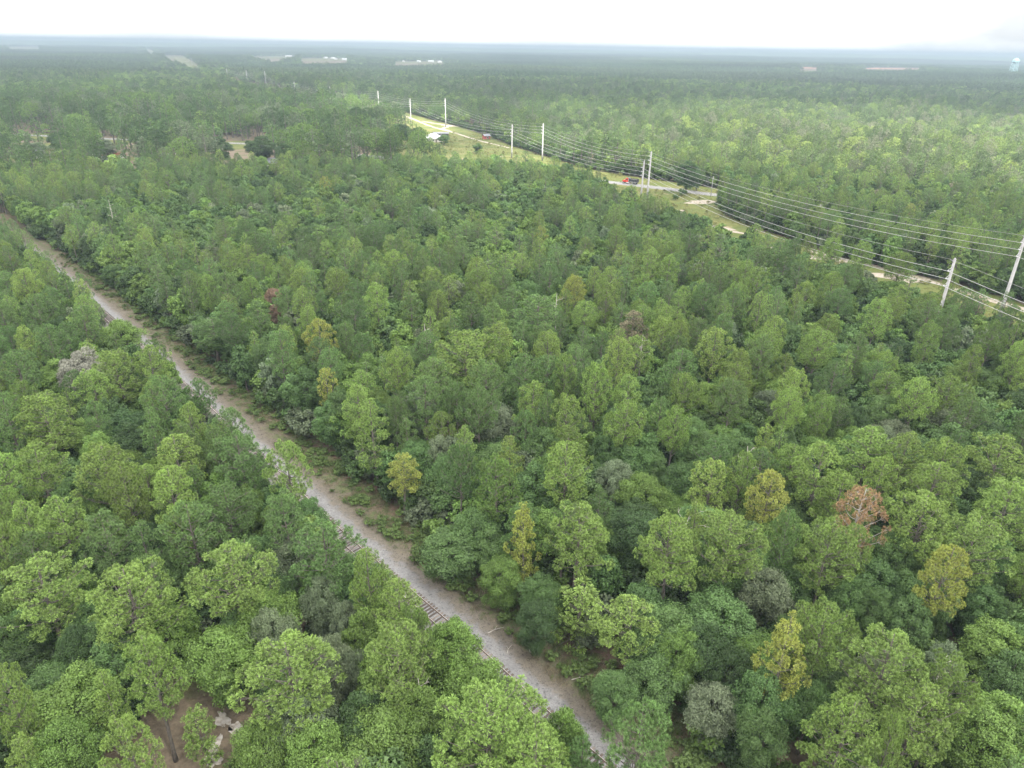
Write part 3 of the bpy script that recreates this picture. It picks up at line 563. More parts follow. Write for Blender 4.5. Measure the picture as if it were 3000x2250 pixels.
for i in range(len(X)):
    x, y, u = float(X[i]), float(Y[i]), U[i]
    kind = 'pine' if u[0] < ps[i] else 'oak'
    edge = 11.0 < srail[i] < 15 or -8 < srail[i] < -4.3
    if edge and u[5] < .45: kind = 'oak'
    if kind == 'pine':
        form = 'p' if u[1] < .56 else 'f' if u[1] < .80 else 'c' if u[1] < .95 else 's'
        H = {'p': 13 + 4.5 * u[2], 'f': 14 + 3.5 * u[2], 'c': 10.5 + 5.5 * u[2], 's': 6 + 3 * u[2]}[form]; R = H * {'p': .180, 'f': .205, 'c': .145, 's': .16}[form] * (.8 + .45 * u[3])
    else: form = 'o'; H = 7.2 + 5.2 * u[2]; R = 2.3 + 1.6 * u[3]
    if -11 < srail[i] < 0:
        if srail[i] > -4.9: continue
        if i < n_edge: H *= .76 if y < 110 else .95
        R = min(R, 2.5)
    if 0 < srail[i] < 14: R = min(R, 2.9 if y < 100 else 3.4)
    if 0 < srail[i] < 11.2 and R > 2.5: continue
    dmin = np.hypot(kx - x, ky - y) - kr * (.62 if kind == 'pine' else .30)
    if dmin.min() < R * (.55 if kind == 'pine' else .15): continue
    if -41 < x < -23 and 34 < y < 59: continue
    if kind == 'pine' and y > 235 and H > 15: H *= .92
    if kind == 'pine' and form != 's':                       # pine crowns stand clear of each other; the crowded ones stay below as young trees or oaks
        ck = (int(x // 8), int(y // 8)); clash = False
        for a_ in (-1, 0, 1):
            for b_ in (-1, 0, 1):
                for (qx, qy, qr) in pgrid.get((ck[0] + a_, ck[1] + b_), ()):
                    if math.hypot(x - qx, y - qy) < .78 * (R + qr): clash = True
        if clash: kind = 'oak'; form = 'o'; H = 6.5 + 4 * u[2]; R = 2.2 + 1.3 * u[3]
        else: pgrid.setdefault(ck, []).append((x, y, R))
    h = tint_for(kind, u[4], x, y, 0); t = [c * (.72 + .48 * u[6]) for c in HUES[h]]; t[0] *= .93 + .14 * u[7]
    trees.append([kind, x, y, H, R, h, t, form, IDX[form][int(u[5] * 997) % len(IDX[form])], float(u[7] * 6.28), False])
print('near trees', len(trees))

# the 300 pines and 300 oaks that show largest stand as things of their own
for t in trees:
    zc = t[3] * (.72 if t[0] == 'pine' else .62); px_, py_, d_ = project(t[1], t[2], zc); wpx = t[4] * 2 * 2079 / d_; t += [float(px_), float(py_), float(wpx)]
OPEN = [(1410, 1925), (1445, 1955), (1500, 2000), (1545, 2040), (1600, 2090), (1655, 2135), (1255, 1790), (1030, 1590), (330, 942)]     # spots where the photograph sees the rails past the trees
trees = [t for t in trees if t[10] or not any(math.hypot(t[11] - a_, (t[12] - b_) * .8) < t[13] * .5 + 8 for a_, b_ in OPEN)]
K_ = np.array([(t[11], t[12], t[13], 2079 * 2 * t[4] / t[13]) for t in trees if t[10]])
def hides_a_key(t):
    if t[10] or t[11] < -200 or t[11] > 3200: return False
    d = np.hypot(K_[:, 0] - t[11], K_[:, 1] - t[12]) / (.5 * (K_[:, 2] + t[13])); return bool(((d < .50) & (2079 * 2 * t[4] / t[13] < K_[:, 3])).any())
trees = [t for t in trees if not hides_a_key(t)]
def in_frame(t): return -t[13] * .25 < t[11] < 3000 + t[13] * .25 and -200 < t[12] < 2250 + t[13] * .25
indiv = []
for kind in ('pine', 'oak'):
    c_ = sorted([t for t in trees if t[0] == kind and in_frame(t)], key=lambda t: (-t[13] * (1.0 if kind == 'pine' else t[3] / 10) * (3 if t[10] else 1)))
    indiv += c_[:300]
ids = {id(t) for t in indiv}; rest = [t for t in trees if id(t) not in ids]

# labels: look + order from the nearest landmark
MARKS = [(2510, 1510, 'the rust-brown dying pine'), (2252, 1460, 'the bright yellow pine'), (461, 1985, 'the lone pine over brown litter'), (640, 2140, 'the white sand patch'),
         (240, 1093, 'the big silvery round oak'), (1400, 1930, 'the gap showing both rails'), (2975, 790, 'the thick pole at the right edge'), (2788, 800, 'the shorter thick pole'),
         (1222, 2020, 'the small bare dead tree'), (2222, 1355, 'the twisted dead snag'), (1990, 1525, 'the pale fallen limbs'), (1890, 530, 'the pair of poles by the road'),
         (1270, 415, 'the white-roofed house'), (800, 900, 'the red-leaved thicket'), (1306, 330, 'the pole beside the sand track'), (1370, 1044, 'the widest pine of the middle'),
         (1181, 1383, 'the yellowish pine by the clearing'), (2286, 1947, 'the tall yellowed pine at lower right'), (1443, 2140, 'the broad pine hiding the rails'), (357, 990, 'the vivid green oak by the track'),
         (1850, 976, 'the brown thinning pine'), (1592, 400, 'the third tall pole'), (60, 1726, 'the left edge of the photo'), (2960, 2200, 'the lower right corner'), (40, 2210, 'the lower left corner'), (1850, 1830, 'the tall pine leaning over the clearing')]
LOOK_H = {'y': 'yellow-green', 'g': 'mid-green', 'Y': 'yellowed', 'R': 'rust-brown', 'b': 'bright green', 'k': 'dark green', 's': 'grey-green', 'S': 'silvery grey', 'r': 'brownish', 'q': 'reddish brown', 'o': 'plain green'}
FORM_W = {'p': 'round-crowned', 'f': 'spreading', 'c': 'narrow', 's': 'small young', 'o': 'bushy', 'x': 'thin'}
ORD = ['nearest', 'second', 'third', 'fourth', 'fifth', 'sixth', 'seventh', 'eighth', 'ninth', 'tenth', 'eleventh', 'twelfth', 'thirteenth', 'fourteenth', 'fifteenth', 'sixteenth', 'seventeenth', 'eighteenth']
buckets = {}
for t in indiv:
    d_ = [(math.hypot(t[11] - a_, t[12] - b_), i) for i, (a_, b_, _) in enumerate(MARKS)]; d_.sort()
    if d_[0][0] < 12 and t[10]: t.append(None)            # it is the landmark itself
    D_, mi_ = d_[0]; dx, dy = t[11] - MARKS[mi_][0], t[12] - MARKS[mi_][1]
    side = ('right of' if dx > 0 else 'left of') if abs(dx) > abs(dy) else ('before' if dy > 0 else 'behind')
    buckets.setdefault((LOOK_H[t[5]], FORM_W[t[7]], t[0], side, mi_), []).append((D_, t))
labels = {}
for (lk, fw, kd, side, mi_), L_ in buckets.items():
    L_.sort(key=lambda q: q[0])
    for k, (_, t) in enumerate(L_):
        o_ = ORD[min(k, 17)]; labels[id(t)] = f"{lk} {fw} {kd}, {o_} {side} {MARKS[mi_][2]}"
SPECIAL = {(2510, 1510): 'rust-brown dying pine with sparse copper needles among green pines', (2252, 1460): 'bright yellow pine with a dense rounded crown and grey trunk',
           (461, 1985): 'lone pine with a long bare dark trunk standing over brown litter', (240, 1093): 'big silvery grey round-crowned oak left of the railway clearing', (357, 990): 'vivid green spreading oak overhanging the railway from the left',
           (800, 900): 'low thicket of reddish brown leaves beneath tall pines', (1370, 1044): 'widest flat-crowned pine near the middle, bare limbs under it',
           (1181, 1383): 'yellowish open pine on the right bank of the railway clearing', (2286, 1947): 'tall yellowed pine column at the left of a huge pine clump',
           (1443, 2140): 'broad yellow-green pine in front hiding the lower rails', (1850, 976): 'brown thinning pine with few needles between green crowns', (1850, 1830): 'tall yellow-green pine leaning out over the railway clearing'}
for t in indiv:
    for (a_, b_), s_ in SPECIAL.items():
        if t[10] and math.hypot(t[11] - a_, t[12] - b_) < 22: labels[id(t)] = s_
for t in indiv:
    kd, x, y, H, R, hue, tint, form, hi, rz = t[:10]; hf, hH, hR, trm, crm, mid = heroes[hi]
    s_ = H / hH; w = R / hR
    root = put('pine_tree' if kd == 'pine' else 'oak_tree', None, loc=(x, y, 0), rot=(0, 0, rz), scale=(w, w, s_), label=labels[id(t)], cat='tree',
               group='pines rising above the forest' if kd == 'pine' else 'oaks filling the forest')
    put('trunk', trm, root); put('crown', crm, root, tint=tint)

# ------------------------------------------------------------------ masses: the rest of the wood, as point instances
lib = {}
def lib_coll(name, objs):
    c = bpy.data.collections.new(name)
    for i, (nm, me) in enumerate(objs):
        o = bpy.data.objects.new(f'{nm}_{i:02d}', me); c.objects.link(o)
    return c
def scatter(name, coll, pos, rz, scl, idx, tint, label, cat=None, kind='stuff'):
    n = len(pos); me = bpy.data.meshes.new(name); me.vertices.add(n); me.vertices.foreach_set('co', np.asarray(pos, np.float32).ravel())
    def A(nm, ty, key, val): a_ = me.attributes.new(nm, ty, 'POINT'); a_.data.foreach_set(key, np.ascontiguousarray(val).ravel())
    r3 = np.zeros((n, 3), np.float32); r3[:, 2] = rz
    A('rot', 'FLOAT_VECTOR', 'vector', r3); A('scl', 'FLOAT_VECTOR', 'vector', np.asarray(scl, np.float32)); A('pick', 'INT', 'value', np.asarray(idx, np.int32))
    A('tint', 'FLOAT_COLOR', 'color', np.concatenate([np.asarray(tint, np.float32), np.ones((n, 1), np.float32)], 1))
    o = put(name, me, kind=kind, label=label, cat=cat)
    g = bpy.data.node_groups.new(name, 'GeometryNodeTree'); g.interface.new_socket('Geometry', in_out='INPUT', socket_type='NodeSocketGeometry'); g.interface.new_socket('Geometry', in_out='OUTPUT', socket_type='NodeSocketGeometry')
    N = g.nodes; L = g.links; gi = N.new('NodeGroupInput'); go = N.new('NodeGroupOutput'); ip = N.new('GeometryNodeInstanceOnPoints'); ci = N.new('GeometryNodeCollectionInfo'); mp_ = N.new('GeometryNodeMeshToPoints')
    ci.inputs['Collection'].default_value = coll; ci.inputs['Separate Children'].default_value = True; ci.inputs['Reset Children'].default_value = True
    def na_(nm, ty): q = N.new('GeometryNodeInputNamedAttribute'); q.data_type = ty; q.inputs['Name'].default_value = nm; return q.outputs[0]
    e2r = N.new('FunctionNodeEulerToRotation'); L.new(na_('rot', 'FLOAT_VECTOR'), e2r.inputs[0])
    L.new(gi.outputs[0], mp_.inputs[0]); L.new(mp_.outputs[0], ip.inputs['Points']); L.new(ci.outputs[0], ip.inputs['Instance']); ip.inputs['Pick Instance'].default_value = True
    L.new(na_('pick', 'INT'), ip.inputs['Instance Index']); L.new(e2r.outputs[0], ip.inputs['Rotation']); L.new(na_('scl', 'FLOAT_VECTOR'), ip.inputs['Scale']); L.new(ip.outputs[0], go.inputs[0])
    md = o.modifiers.new('scatter', 'NODES'); md.node_group = g; return o
# near remainder
for kind, nm in (('pine', 'pine_woodland'), ('oak', 'oak_woodland')):
    R_ = [t for t in rest if t[0] == kind]; hs = sorted({t[8] for t in R_}); mp_i = {h: i for i, h in enumerate(hs)}
    objs = []
    for h in hs:
        form, H0, R0, trm, crm, mid = heroes[h]
        if form == 'o': mb, V, F, c = oak(100 + (h - len(PINE_FORMS)), *[(11, 3.6), (11, 3.2), (12, 3.9), (10, 3.4), (13, 4.6)][h - len(PINE_FORMS)], nl=20, leaves=200, size=.25, wood=False); ml = M_leaf
        else: mb, V, F, c = pine(PINE_FORMS[h][2], H0, form, blades=13, tl=.40, tw=.065, dens=.85); ml = M_needle
        objs.append((nm, join(mb, V, F, c, nm, ml)))
    scatter(nm, lib_coll(nm + '_kinds', objs), [(t[1], t[2], 0) for t in R_], [t[9] for t in R_], [(t[4] / heroes[t[8]][2],) * 2 + (t[3] / heroes[t[8]][1],) for t in R_], [mp_i[t[8]] for t in R_], [t[6] for t in R_],
            'mixed mass of %s trees behind those told apart' % kind)
# middle distance
mid_objs = lib_coll('middle_kinds', [(('pine' if h[0] != 'o' else 'oak') + '_far', h[5]) for h in heroes])
X, Y = grid(-1500, 1500, 200, MID_R + 60, 6.5, 22); rX = np.hypot(X, Y); m = wedge(X, Y, 30, .84) & (rX >= NEAR_R) & (rX < MID_R) & forest_ok(X, Y); X, Y = X[m], Y[m]
OAKZONE = lambda x, y: (x < -50 - .22 * (y - 430)) & (y > 405) & (y < 830 - .35 * x * 0) & (vnoise(x, y, 120, 51) > .18)
keep = ~OAKZONE(X, Y) | (np.random.default_rng(91).random(len(X)) < .48); X, Y = X[keep], Y[keep]
def crowd(X, Y, seed, base_scale=1.0):
    r_ = np.random.default_rng(seed); n = len(X); u = r_.random((n, 6)); oz = OAKZONE(X, Y); isp = u[:, 0] < np.where(oz, .14, np.clip(pine_share(X, Y) - .12 + .8 * (vnoise(X, Y, 150, 17) - .5), .05, .95))
    pick = np.where(isp, np.floor(u[:, 1] * 8), 9 + np.floor(u[:, 1] * 5)).astype(int)
    Hh = np.array([h[1] for h in heroes])[pick]; Rh = np.array([h[2] for h in heroes])[pick]
    Ht = np.where(isp, 11 + 4.5 * u[:, 2], 8 + 5.5 * u[:, 2]) * (.74 + .5 * vnoise(X, Y, 55, 18)); Rt = np.where(isp, Ht * .255, 3.2 + 2.4 * u[:, 3]) * base_scale
    Rt = np.where(oz & ~isp, 5.0 + 3.4 * u[:, 3], Rt); Ht = np.where(oz & ~isp, 12 + 5 * u[:, 2], Ht)
    hue = np.array([HUES['y'], HUES['g'], HUES['o'], HUES['b'], HUES['k'], HUES['s']]); pt = np.where(u[:, 4] < .45 + .4 * (vnoise(X, Y, 130, 19) - .5), 0, 1); ot = np.array([5, 3, 4, 2, 2])[np.floor(np.clip(u[:, 4] * 5, 0, 4)).astype(int)]
    tt_ = (1 + .25 * oz[:, None]) * hue[np.where(isp, pt, ot)] * (.82 + .36 * u[:, 5:6]) * (.80 + .40 * vnoise(X, Y, 210, 20))[:, None]
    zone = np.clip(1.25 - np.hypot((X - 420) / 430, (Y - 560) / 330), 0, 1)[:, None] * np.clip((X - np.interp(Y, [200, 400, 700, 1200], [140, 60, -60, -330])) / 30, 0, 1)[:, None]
    tt_ = tt_ * (1 + zone * np.array([.62, .40, .50])[None] * (.4 + u[:, 2:3]))      # sunlight painted into the tints: paler, yellower crowns east of the line
    return pick, u[:, 3] * 6.28, np.stack([Rt / Rh, Rt / Rh, Ht / Hh], 1), tt_
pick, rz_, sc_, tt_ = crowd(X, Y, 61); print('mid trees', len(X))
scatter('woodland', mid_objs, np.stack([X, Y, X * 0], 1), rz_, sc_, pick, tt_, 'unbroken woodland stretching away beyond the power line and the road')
# far: patches of low crowns
def patch_mesh(seed, size=90, n=260):
    r_ = np.random.default_rng(seed); Vs = []; cs = []; gx, gy = grid(-size / 2, size / 2, -size / 2, size / 2, 5.6, seed)
    for x, y in zip(gx, gy):
        isp = r_.random() < .5; H = r_.uniform(8, 17) if isp else r_.uniform(7, 14); R = 2.0 + r_.random() * 1.0 if isp else 2.8 + r_.random() * 1.4; k = 26
        D = rand_dirs(r_, k); D[:, 2] = np.abs(D[:, 2]) * (1.0) ; P_ = np.array([[x, y, H * .66]]) + D * np.array([[R, R, H * .34]]) * r_.uniform(.8, 1.05, (k, 1)); N, U_, W_ = frames(D + rand_dirs(r_, k) * .5)
        s_ = r_.uniform(.8, 1.5, (k, 1)) * (.62 if isp else .8); Vs.append(np.stack([P_ - U_ * s_, P_ + U_ * s_ * .8 - W_ * s_ * .6, P_ + W_ * s_ + U_ * s_ * .3], 1).reshape(-1, 3))
        c = np.ones((k * 3, 4)); c[:, 0] = r_.uniform(.25, 1.0); c[:, 1] = r_.random(); cs.append(c)
    V = np.concatenate(Vs); return mesh_np('forest_patch', V, np.arange(len(V)).reshape(-1, 3), [M_needle], cols=np.concatenate(cs))
pc = lib_coll('patch_kinds', [('patch', patch_mesh(900 + k)) for k in range(5)])
FAR_R = 8200; step = 86
X, Y = np.meshgrid(np.arange(-7600, 7600, step), np.arange(900, FAR_R + 200, step)); X = X.ravel().astype(float); Y = Y.ravel().astype(float)
rX = np.hypot(X, Y); m = wedge(X, Y, 120, .86) & (rX >= MID_R + 30) & (rX < FAR_R); X, Y = X[m], Y[m]
# keep patches off clearings (test the corners too)
ok = np.ones(len(X), bool)
for dx, dy in ((0, 0), (30, 30), (-30, 30), (30, -30), (-30, -30)): ok &= forest_ok(X + dx, Y + dy)
edge = ~ok; Xe, Ye = X[edge], Y[edge]; X, Y = X[ok], Y[ok]
r5 = np.random.default_rng(5)
tt_ = np.array(HUES['o'])[None] * .80 * (.80 + .75 * (vnoise(X, Y, 420, 25) - .3) + .2 * (vnoise(X, Y, 150, 26) - .5))[:, None] * np.stack([.88 + .3 * vnoise(X, Y, 600, 27), np.ones(len(X)), .95 + .1 * vnoise(X, Y, 500, 28)], 1)
scatter('distant_forest', pc, np.stack([X, Y, hills(X, Y)], 1), r5.integers(0, 4, len(X)) * math.pi / 2, np.stack([np.ones(len(X))] * 2 + [.80 + .45 * vnoise(X, Y, 300, 29)], 1), r5.integers(0, 5, len(X)), tt_,
        'hazy forest reaching to the horizon')
# single trees filling the ragged edges round the clearings and the seam
ex, ey = [], []
for x, y in zip(Xe, Ye):
    gx, gy = grid(x - step / 2, x + step / 2, y - step / 2, y + step / 2, 7.0, int(abs(x) + y) % 9999); ex.append(gx); ey.append(gy)
gx, gy = grid(-1500, 1500, 500, 1700, 6.6, 77); rg_ = np.hypot(gx, gy); m = wedge(gx, gy, 60, .86) & (rg_ >= MID_R) & (rg_ < MID_R + 75); ex.append(gx[m]); ey.append(gy[m])
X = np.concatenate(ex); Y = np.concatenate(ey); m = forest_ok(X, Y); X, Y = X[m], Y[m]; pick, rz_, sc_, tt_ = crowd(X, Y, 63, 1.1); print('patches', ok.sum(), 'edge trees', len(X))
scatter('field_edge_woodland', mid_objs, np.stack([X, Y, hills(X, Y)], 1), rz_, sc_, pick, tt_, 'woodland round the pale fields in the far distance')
# canopy of the last kilometres
rr2 = np.geomspace(FAR_R - 60, 14800, 90); aa2 = np.linspace(rad(-46), rad(46), 900); X = np.outer(rr2, np.sin(aa2)); Y = np.outer(rr2, np.cos(aa2)); Z = hills(X, Y) + 9 + 5 * vnoise(X, Y, 60, 31) + 5 * np.random.default_rng(8).random(X.shape)
i_, j_ = np.meshgrid(np.arange(89), np.arange(899), indexing='ij'); Q = np.stack([i_ * 900 + j_, i_ * 900 + j_ + 1, (i_ + 1) * 900 + j_ + 1, (i_ + 1) * 900 + j_], -1).reshape(-1, 4)
M_canopy = rough_mat('far_canopy', tuple(c * .30 for c in HUES['g']), tuple(c * .62 for c in HUES['g']), .002, .95)
put('horizon_forest', mesh_np('horizon_forest', np.stack([X, Y, Z], -1).reshape(-1, 3), Q, [M_canopy]), kind='stuff', label='blue grey forest along the horizon')

# ------------------------------------------------------------------ undergrowth, weeds, grass
bush = []
for k in range(4):
    mb, V, F, c = oak(300 + k, 3.2, 1.7, 9, 150, .17, False); bush.append(('bush', mesh_np('bush', V, F, [M_leaf], cols=c)))
bc = lib_coll('bush_kinds', bush)
X, Y = grid(-260, 260, 10, 330, 2.7, 24); m = wedge(X, Y, 16, .80) & (np.hypot(X, Y) < 330); X, Y = X[m], Y[m]
_, s_ = polydist(X, Y, RAIL); okb = forest_ok(X, Y) | (((s_ > 9.6) & (s_ < 11)) | ((s_ < -3.9) & (s_ > -4.4)))
okb &= ~inpoly(X, Y, CORR); okb &= ~((((X + 34) / 7.0) ** 2 + ((Y - 47.5) / 9.5) ** 2 < 1)) & (np.hypot(X + 31, Y - 53) > 3.4)
r6 = np.random.default_rng(12); okb &= (r6.random(len(X)) < .80); X, Y = X[okb], Y[okb]; n = len(X)
PQ, _ = resample(CORR_R[2:20], 1.6); PQ2, _ = resample(CORR_L[1:19], 1.6); PQ = np.concatenate([PQ] * 3 + [PQ2]); PQ = PQ + r6.normal(0, 1, PQ.shape) * 2.6 + np.array([2.0, 1.0]); PQ = PQ[~inpoly(PQ[:, 0], PQ[:, 1], CORR) & (polydist(PQ[:, 0], PQ[:, 1], ROAD)[0] > 6)]
X = np.concatenate([X, PQ[:, 0]]); Y = np.concatenate([Y, PQ[:, 1]]); n = len(X)
hk = np.array([HUES['k'], HUES['o'], HUES['b'], HUES['s'], HUES['o']])[r6.integers(0, 5, n)] * r6.uniform(.55, .95, (n, 1)); sz = r6.uniform(.6, 1.5, n)
scatter('undergrowth', bc, np.stack([X, Y, X * 0], 1), r6.uniform(0, 6.28, n), np.stack([sz, sz, sz * r6.uniform(.8, 1.3, n)], 1), r6.integers(0, 4, n), hk, 'leafy undergrowth between the trunks')
print('bushes', n)
# grass tussocks and weeds along the clearing and the corridor
def tussock(seed, blades, h, w, spread):
    r_ = np.random.default_rng(seed); D = rand_dirs(r_, blades) * np.array([[1, 1, .3]]) + np.array([[0, 0, 1.0]]); D, U_, W_ = frames(D); B = r_.normal(0, spread, (blades, 3)); B[:, 2] = 0
    L_ = h * r_.uniform(.5, 1.1, (blades, 1)); V = np.stack([B - U_ * w, B + U_ * w, B + D * L_], 1).reshape(-1, 3); c = np.ones((len(V), 4)); c[:, 0] = np.tile([.6, .6, 1], blades); c[:, 1] = np.repeat(r_.random(blades), 3)
    return mesh_np('tussock', V, np.arange(len(V)).reshape(-1, 3), [M_leaf], cols=c)
tcl = lib_coll('tussock_kinds', [('tussock', tussock(k, 40, .38, .018, .22)) for k in range(3)] + [('weed', mesh_np('weed', *(lambda q: (q[1], q[2], [M_leaf]))(oak(400, .9, .55, 6, 50, .10, False)), cols=oak(400, .9, .55, 6, 50, .10, False)[3]))])
PP, TT2 = resample(RAIL[1:], .5); tg = np.gradient(PP, axis=0); tg /= np.linalg.norm(tg, axis=1)[:, None]; ng = np.stack([tg[:, 1], -tg[:, 0]], 1)
r7 = np.random.default_rng(14); n = 26000; k = (r7.random(n) ** 1.5 * 560).astype(int); dd = np.where(r7.random(n) < .88, r7.triangular(4.2, 9.2, 11.5, n), r7.uniform(-4.4, -3.2, n)); P_ = PP[k] + ng[k] * dd[:, None]
pm = vnoise(P_[:, 0], P_[:, 1], 3.2, 41) * .6 + vnoise(P_[:, 0], P_[:, 1], 1.1, 42) * .4; m = (pm > .50) | (r7.random(n) < .10); P_ = P_[m]; n = len(P_)
green = np.array([.10, .155, .045]); straw = np.array([.21, .18, .115]); f = (r7.random((n, 1)) < .55 * vnoise(P_[:, 0], P_[:, 1], 4, 43)[:, None] + .25); tt_ = np.where(f, green, straw) * r7.uniform(.75, 1.15, (n, 1)); szg = r7.uniform(.5, 1.3, n)
scatter('grass', tcl, np.concatenate([P_, np.full((n, 1), .05)], 1), r7.uniform(0, 6.28, n), np.stack([szg] * 3, 1), np.where((r7.random(n) < .12) & f[:, 0], 3, r7.integers(0, 3, n)), tt_, 'straw and green grass tussocks beside the railway ballast')
X, Y = grid(-110, 240, 100, 640, 1.9, 27); m = inpoly(X, Y, CORR) & (vnoise(X, Y, 5, 44) > .5); d_, _ = polydist(X, Y, ROAD); m &= d_ > 4.6; X, Y = X[m], Y[m]; n = len(X); r8 = np.random.default_rng(15); szg = r8.uniform(.7, 1.8, n)
scatter('weeds', tcl, np.stack([X, Y, X * 0 + .03], 1), r8.uniform(0, 6.28, n), np.stack([szg] * 3, 1), np.where(r8.random(n) < .06, 3, r8.integers(0, 3, n)), np.array([.19, .20, .07])[None] * r8.uniform(.7, 1.15, (n, 1)), 'rough yellow green grass under the power lines')

# ------------------------------------------------------------------ power line
def pole(x, y, H, r0, r1, levels, adir, label, shaded=False):
    root = put('power_pole', None, loc=(x, y, 0), rot=(0, 0, adir), label=label, cat='utility pole', group='tall pale poles of the transmission line')
    put('shaft', MB().tube([(0, 0, 0), (0, 0, H * .3), (0, 0, H * .3 + .02), (0, 0, H)], [r0, r0 * .93, r0 * .88, r1], 12).mesh('shaft', M_conc, True), root)
    put('cap', MB().tube([(0, 0, H + .01), (0, 0, H + .25)], [r1 * 1.04, r1 * .5], 12).mesh('cap', M_conc), root)
    put('joint_band', MB().tube([(0, 0, H * .3 - .2), (0, 0, H * .3 + .12)], [r0 * 1.06, r0 * 1.03], 12).mesh('joint_band', M_conc), root)
    sb = put('shield_bracket', MB().tube([(r1 * .8, 0, H - .8), (.8, 0, H - .25), (1.5, 0, H + .05)], [.09, .08, .06], 6).mesh('shield_bracket', M_conc), root)
    for z in levels:
        a_ = put('arm', MB().tube([(r1, 0, H - z), (1.35, 0, H - z + .12)], [.13, .10], 8).mesh('arm', M_insul), root)
        put('brace', MB().tube([(r1, 0, H - z + .95), (1.3, 0, H - z + .18)], [.035, .035], 5).mesh('brace', M_steel), a_)
    return root
def wire(name, pts, r, m, label, sag=.021, cat='power line'):
    mb = MB()
    P_ = []
    for p, q in zip(pts[:-1], pts[1:]):
        L_ = math.dist(p[:2], q[:2]); n_ = 14
        for k in range(n_):
            t = k / n_; P_.append((p[0] + (q[0] - p[0]) * t, p[1] + (q[1] - p[1]) * t, p[2] + (q[2] - p[2]) * t - 4 * sag * L_ * t * (1 - t)))
    P_.append(pts[-1]); R_ = [r] * len(P_)
    return put(name, mb.tube(P_, R_, 5).mesh(name, m, True), label=label, cat=cat, group='wires of the transmission line')
LA = [(205, 40, 23), (137.3, 190.3, 23.5), (64.5, 353, 23), (17.3, 483, 23), (-64.3, 685, 24.3), (-146.5, 807, 23), (-289, 997, 22), (-443, 1356, 22.5), (-552, 1470, 22), (-1044, 2491, 22), (-1500, 3400, 22)]
LB = [(165, 10, 22), (107.4, 170, 22), (62.2, 357, 18.2), (-2.7, 493, 21), (-100, 714, 22), (-219, 897, 22), (-489, 1395, 22), (-760, 1950, 22)]
LVA, LVB = (2.0, 3.9, 5.8), (3.0, 4.9, 6.8)
NA = ['', 'thickest pale pole cut by the right edge of the photo', 'taller pole of the pair beside the road, in front of the truck', 'tall pole midway along the line, right of the next shorter one', 'pole standing by the fork of the sand track', 'pole behind the clump of big oaks, left of the track', 'far pole rising above the hazy trees left of the cut', 'far pole with a tall visible shaft in the hazy woods', 'one of two far poles close together', 'faint farthest pole beside the pale field', '']
NB = ['', 'thick pole with pointed top behind a leaning pine at the right', 'shorter pole of the pair beside the road', 'pole left of the tall midway one, ahead of the red barn', 'small pole between the oak clump and the sand track pole', 'short far pole top just above dark oaks', 'left one of two far poles close together', '']
def adir(L_, i):
    a_ = L_[max(i - 1, 0)]; b_ = L_[min(i + 1, len(L_) - 1)]; t = math.atan2(b_[1] - a_[1], b_[0] - a_[0]); return t + math.pi / 2
for L_, N_, lv, big in ((LA, NA, LVA, 1.0), (LB, NB, LVB, .92)):
    for i, (x, y, H) in enumerate(L_):
        if N_[i]: pole(x, y, H, .50 * big, .33 * big, lv, adir(L_, i), N_[i])
    for k, z in enumerate(lv):
        pts = []
        for i, (x, y, H) in enumerate(L_): a_ = adir(L_, i); pts.append((x + math.cos(a_) * 1.38, y + math.sin(a_) * 1.38, H - z + .1))
        which = ('right' if L_ is LA else 'left'); wire('conductor', pts, .050, M_wire, f"{['upper', 'middle', 'lower'][k]} bright conductor strung along the {which} row of pale poles")
    pts = [(x + math.cos(adir(L_, i)) * 1.5, y + math.sin(adir(L_, i)) * 1.5, H + .06) for i, (x, y, H) in enumerate(L_)]
    wire('shield_wire', pts, .035, M_dwire, f"thin dull shield wire over the {'right' if L_ is LA else 'left'} row of pale poles")
for x, y, lb in ((99, 366, 'slim low pole beside the big tree at the road'), (-366, 540, 'slim grey pole among gardens at the far left')):
    r_ = put('service_pole', None, loc=(x, y, 0), label=lb, cat='utility pole'); put('shaft', MB().tube([(0, 0, 0), (0, 0, 10.2)], [.17, .12], 8).mesh('shaft', M_conc, True), r_)
    put('crossarm', MB().box(-.9, .9, -.06, .06, 9.6, 9.75).mesh('crossarm', M_bark), r_)

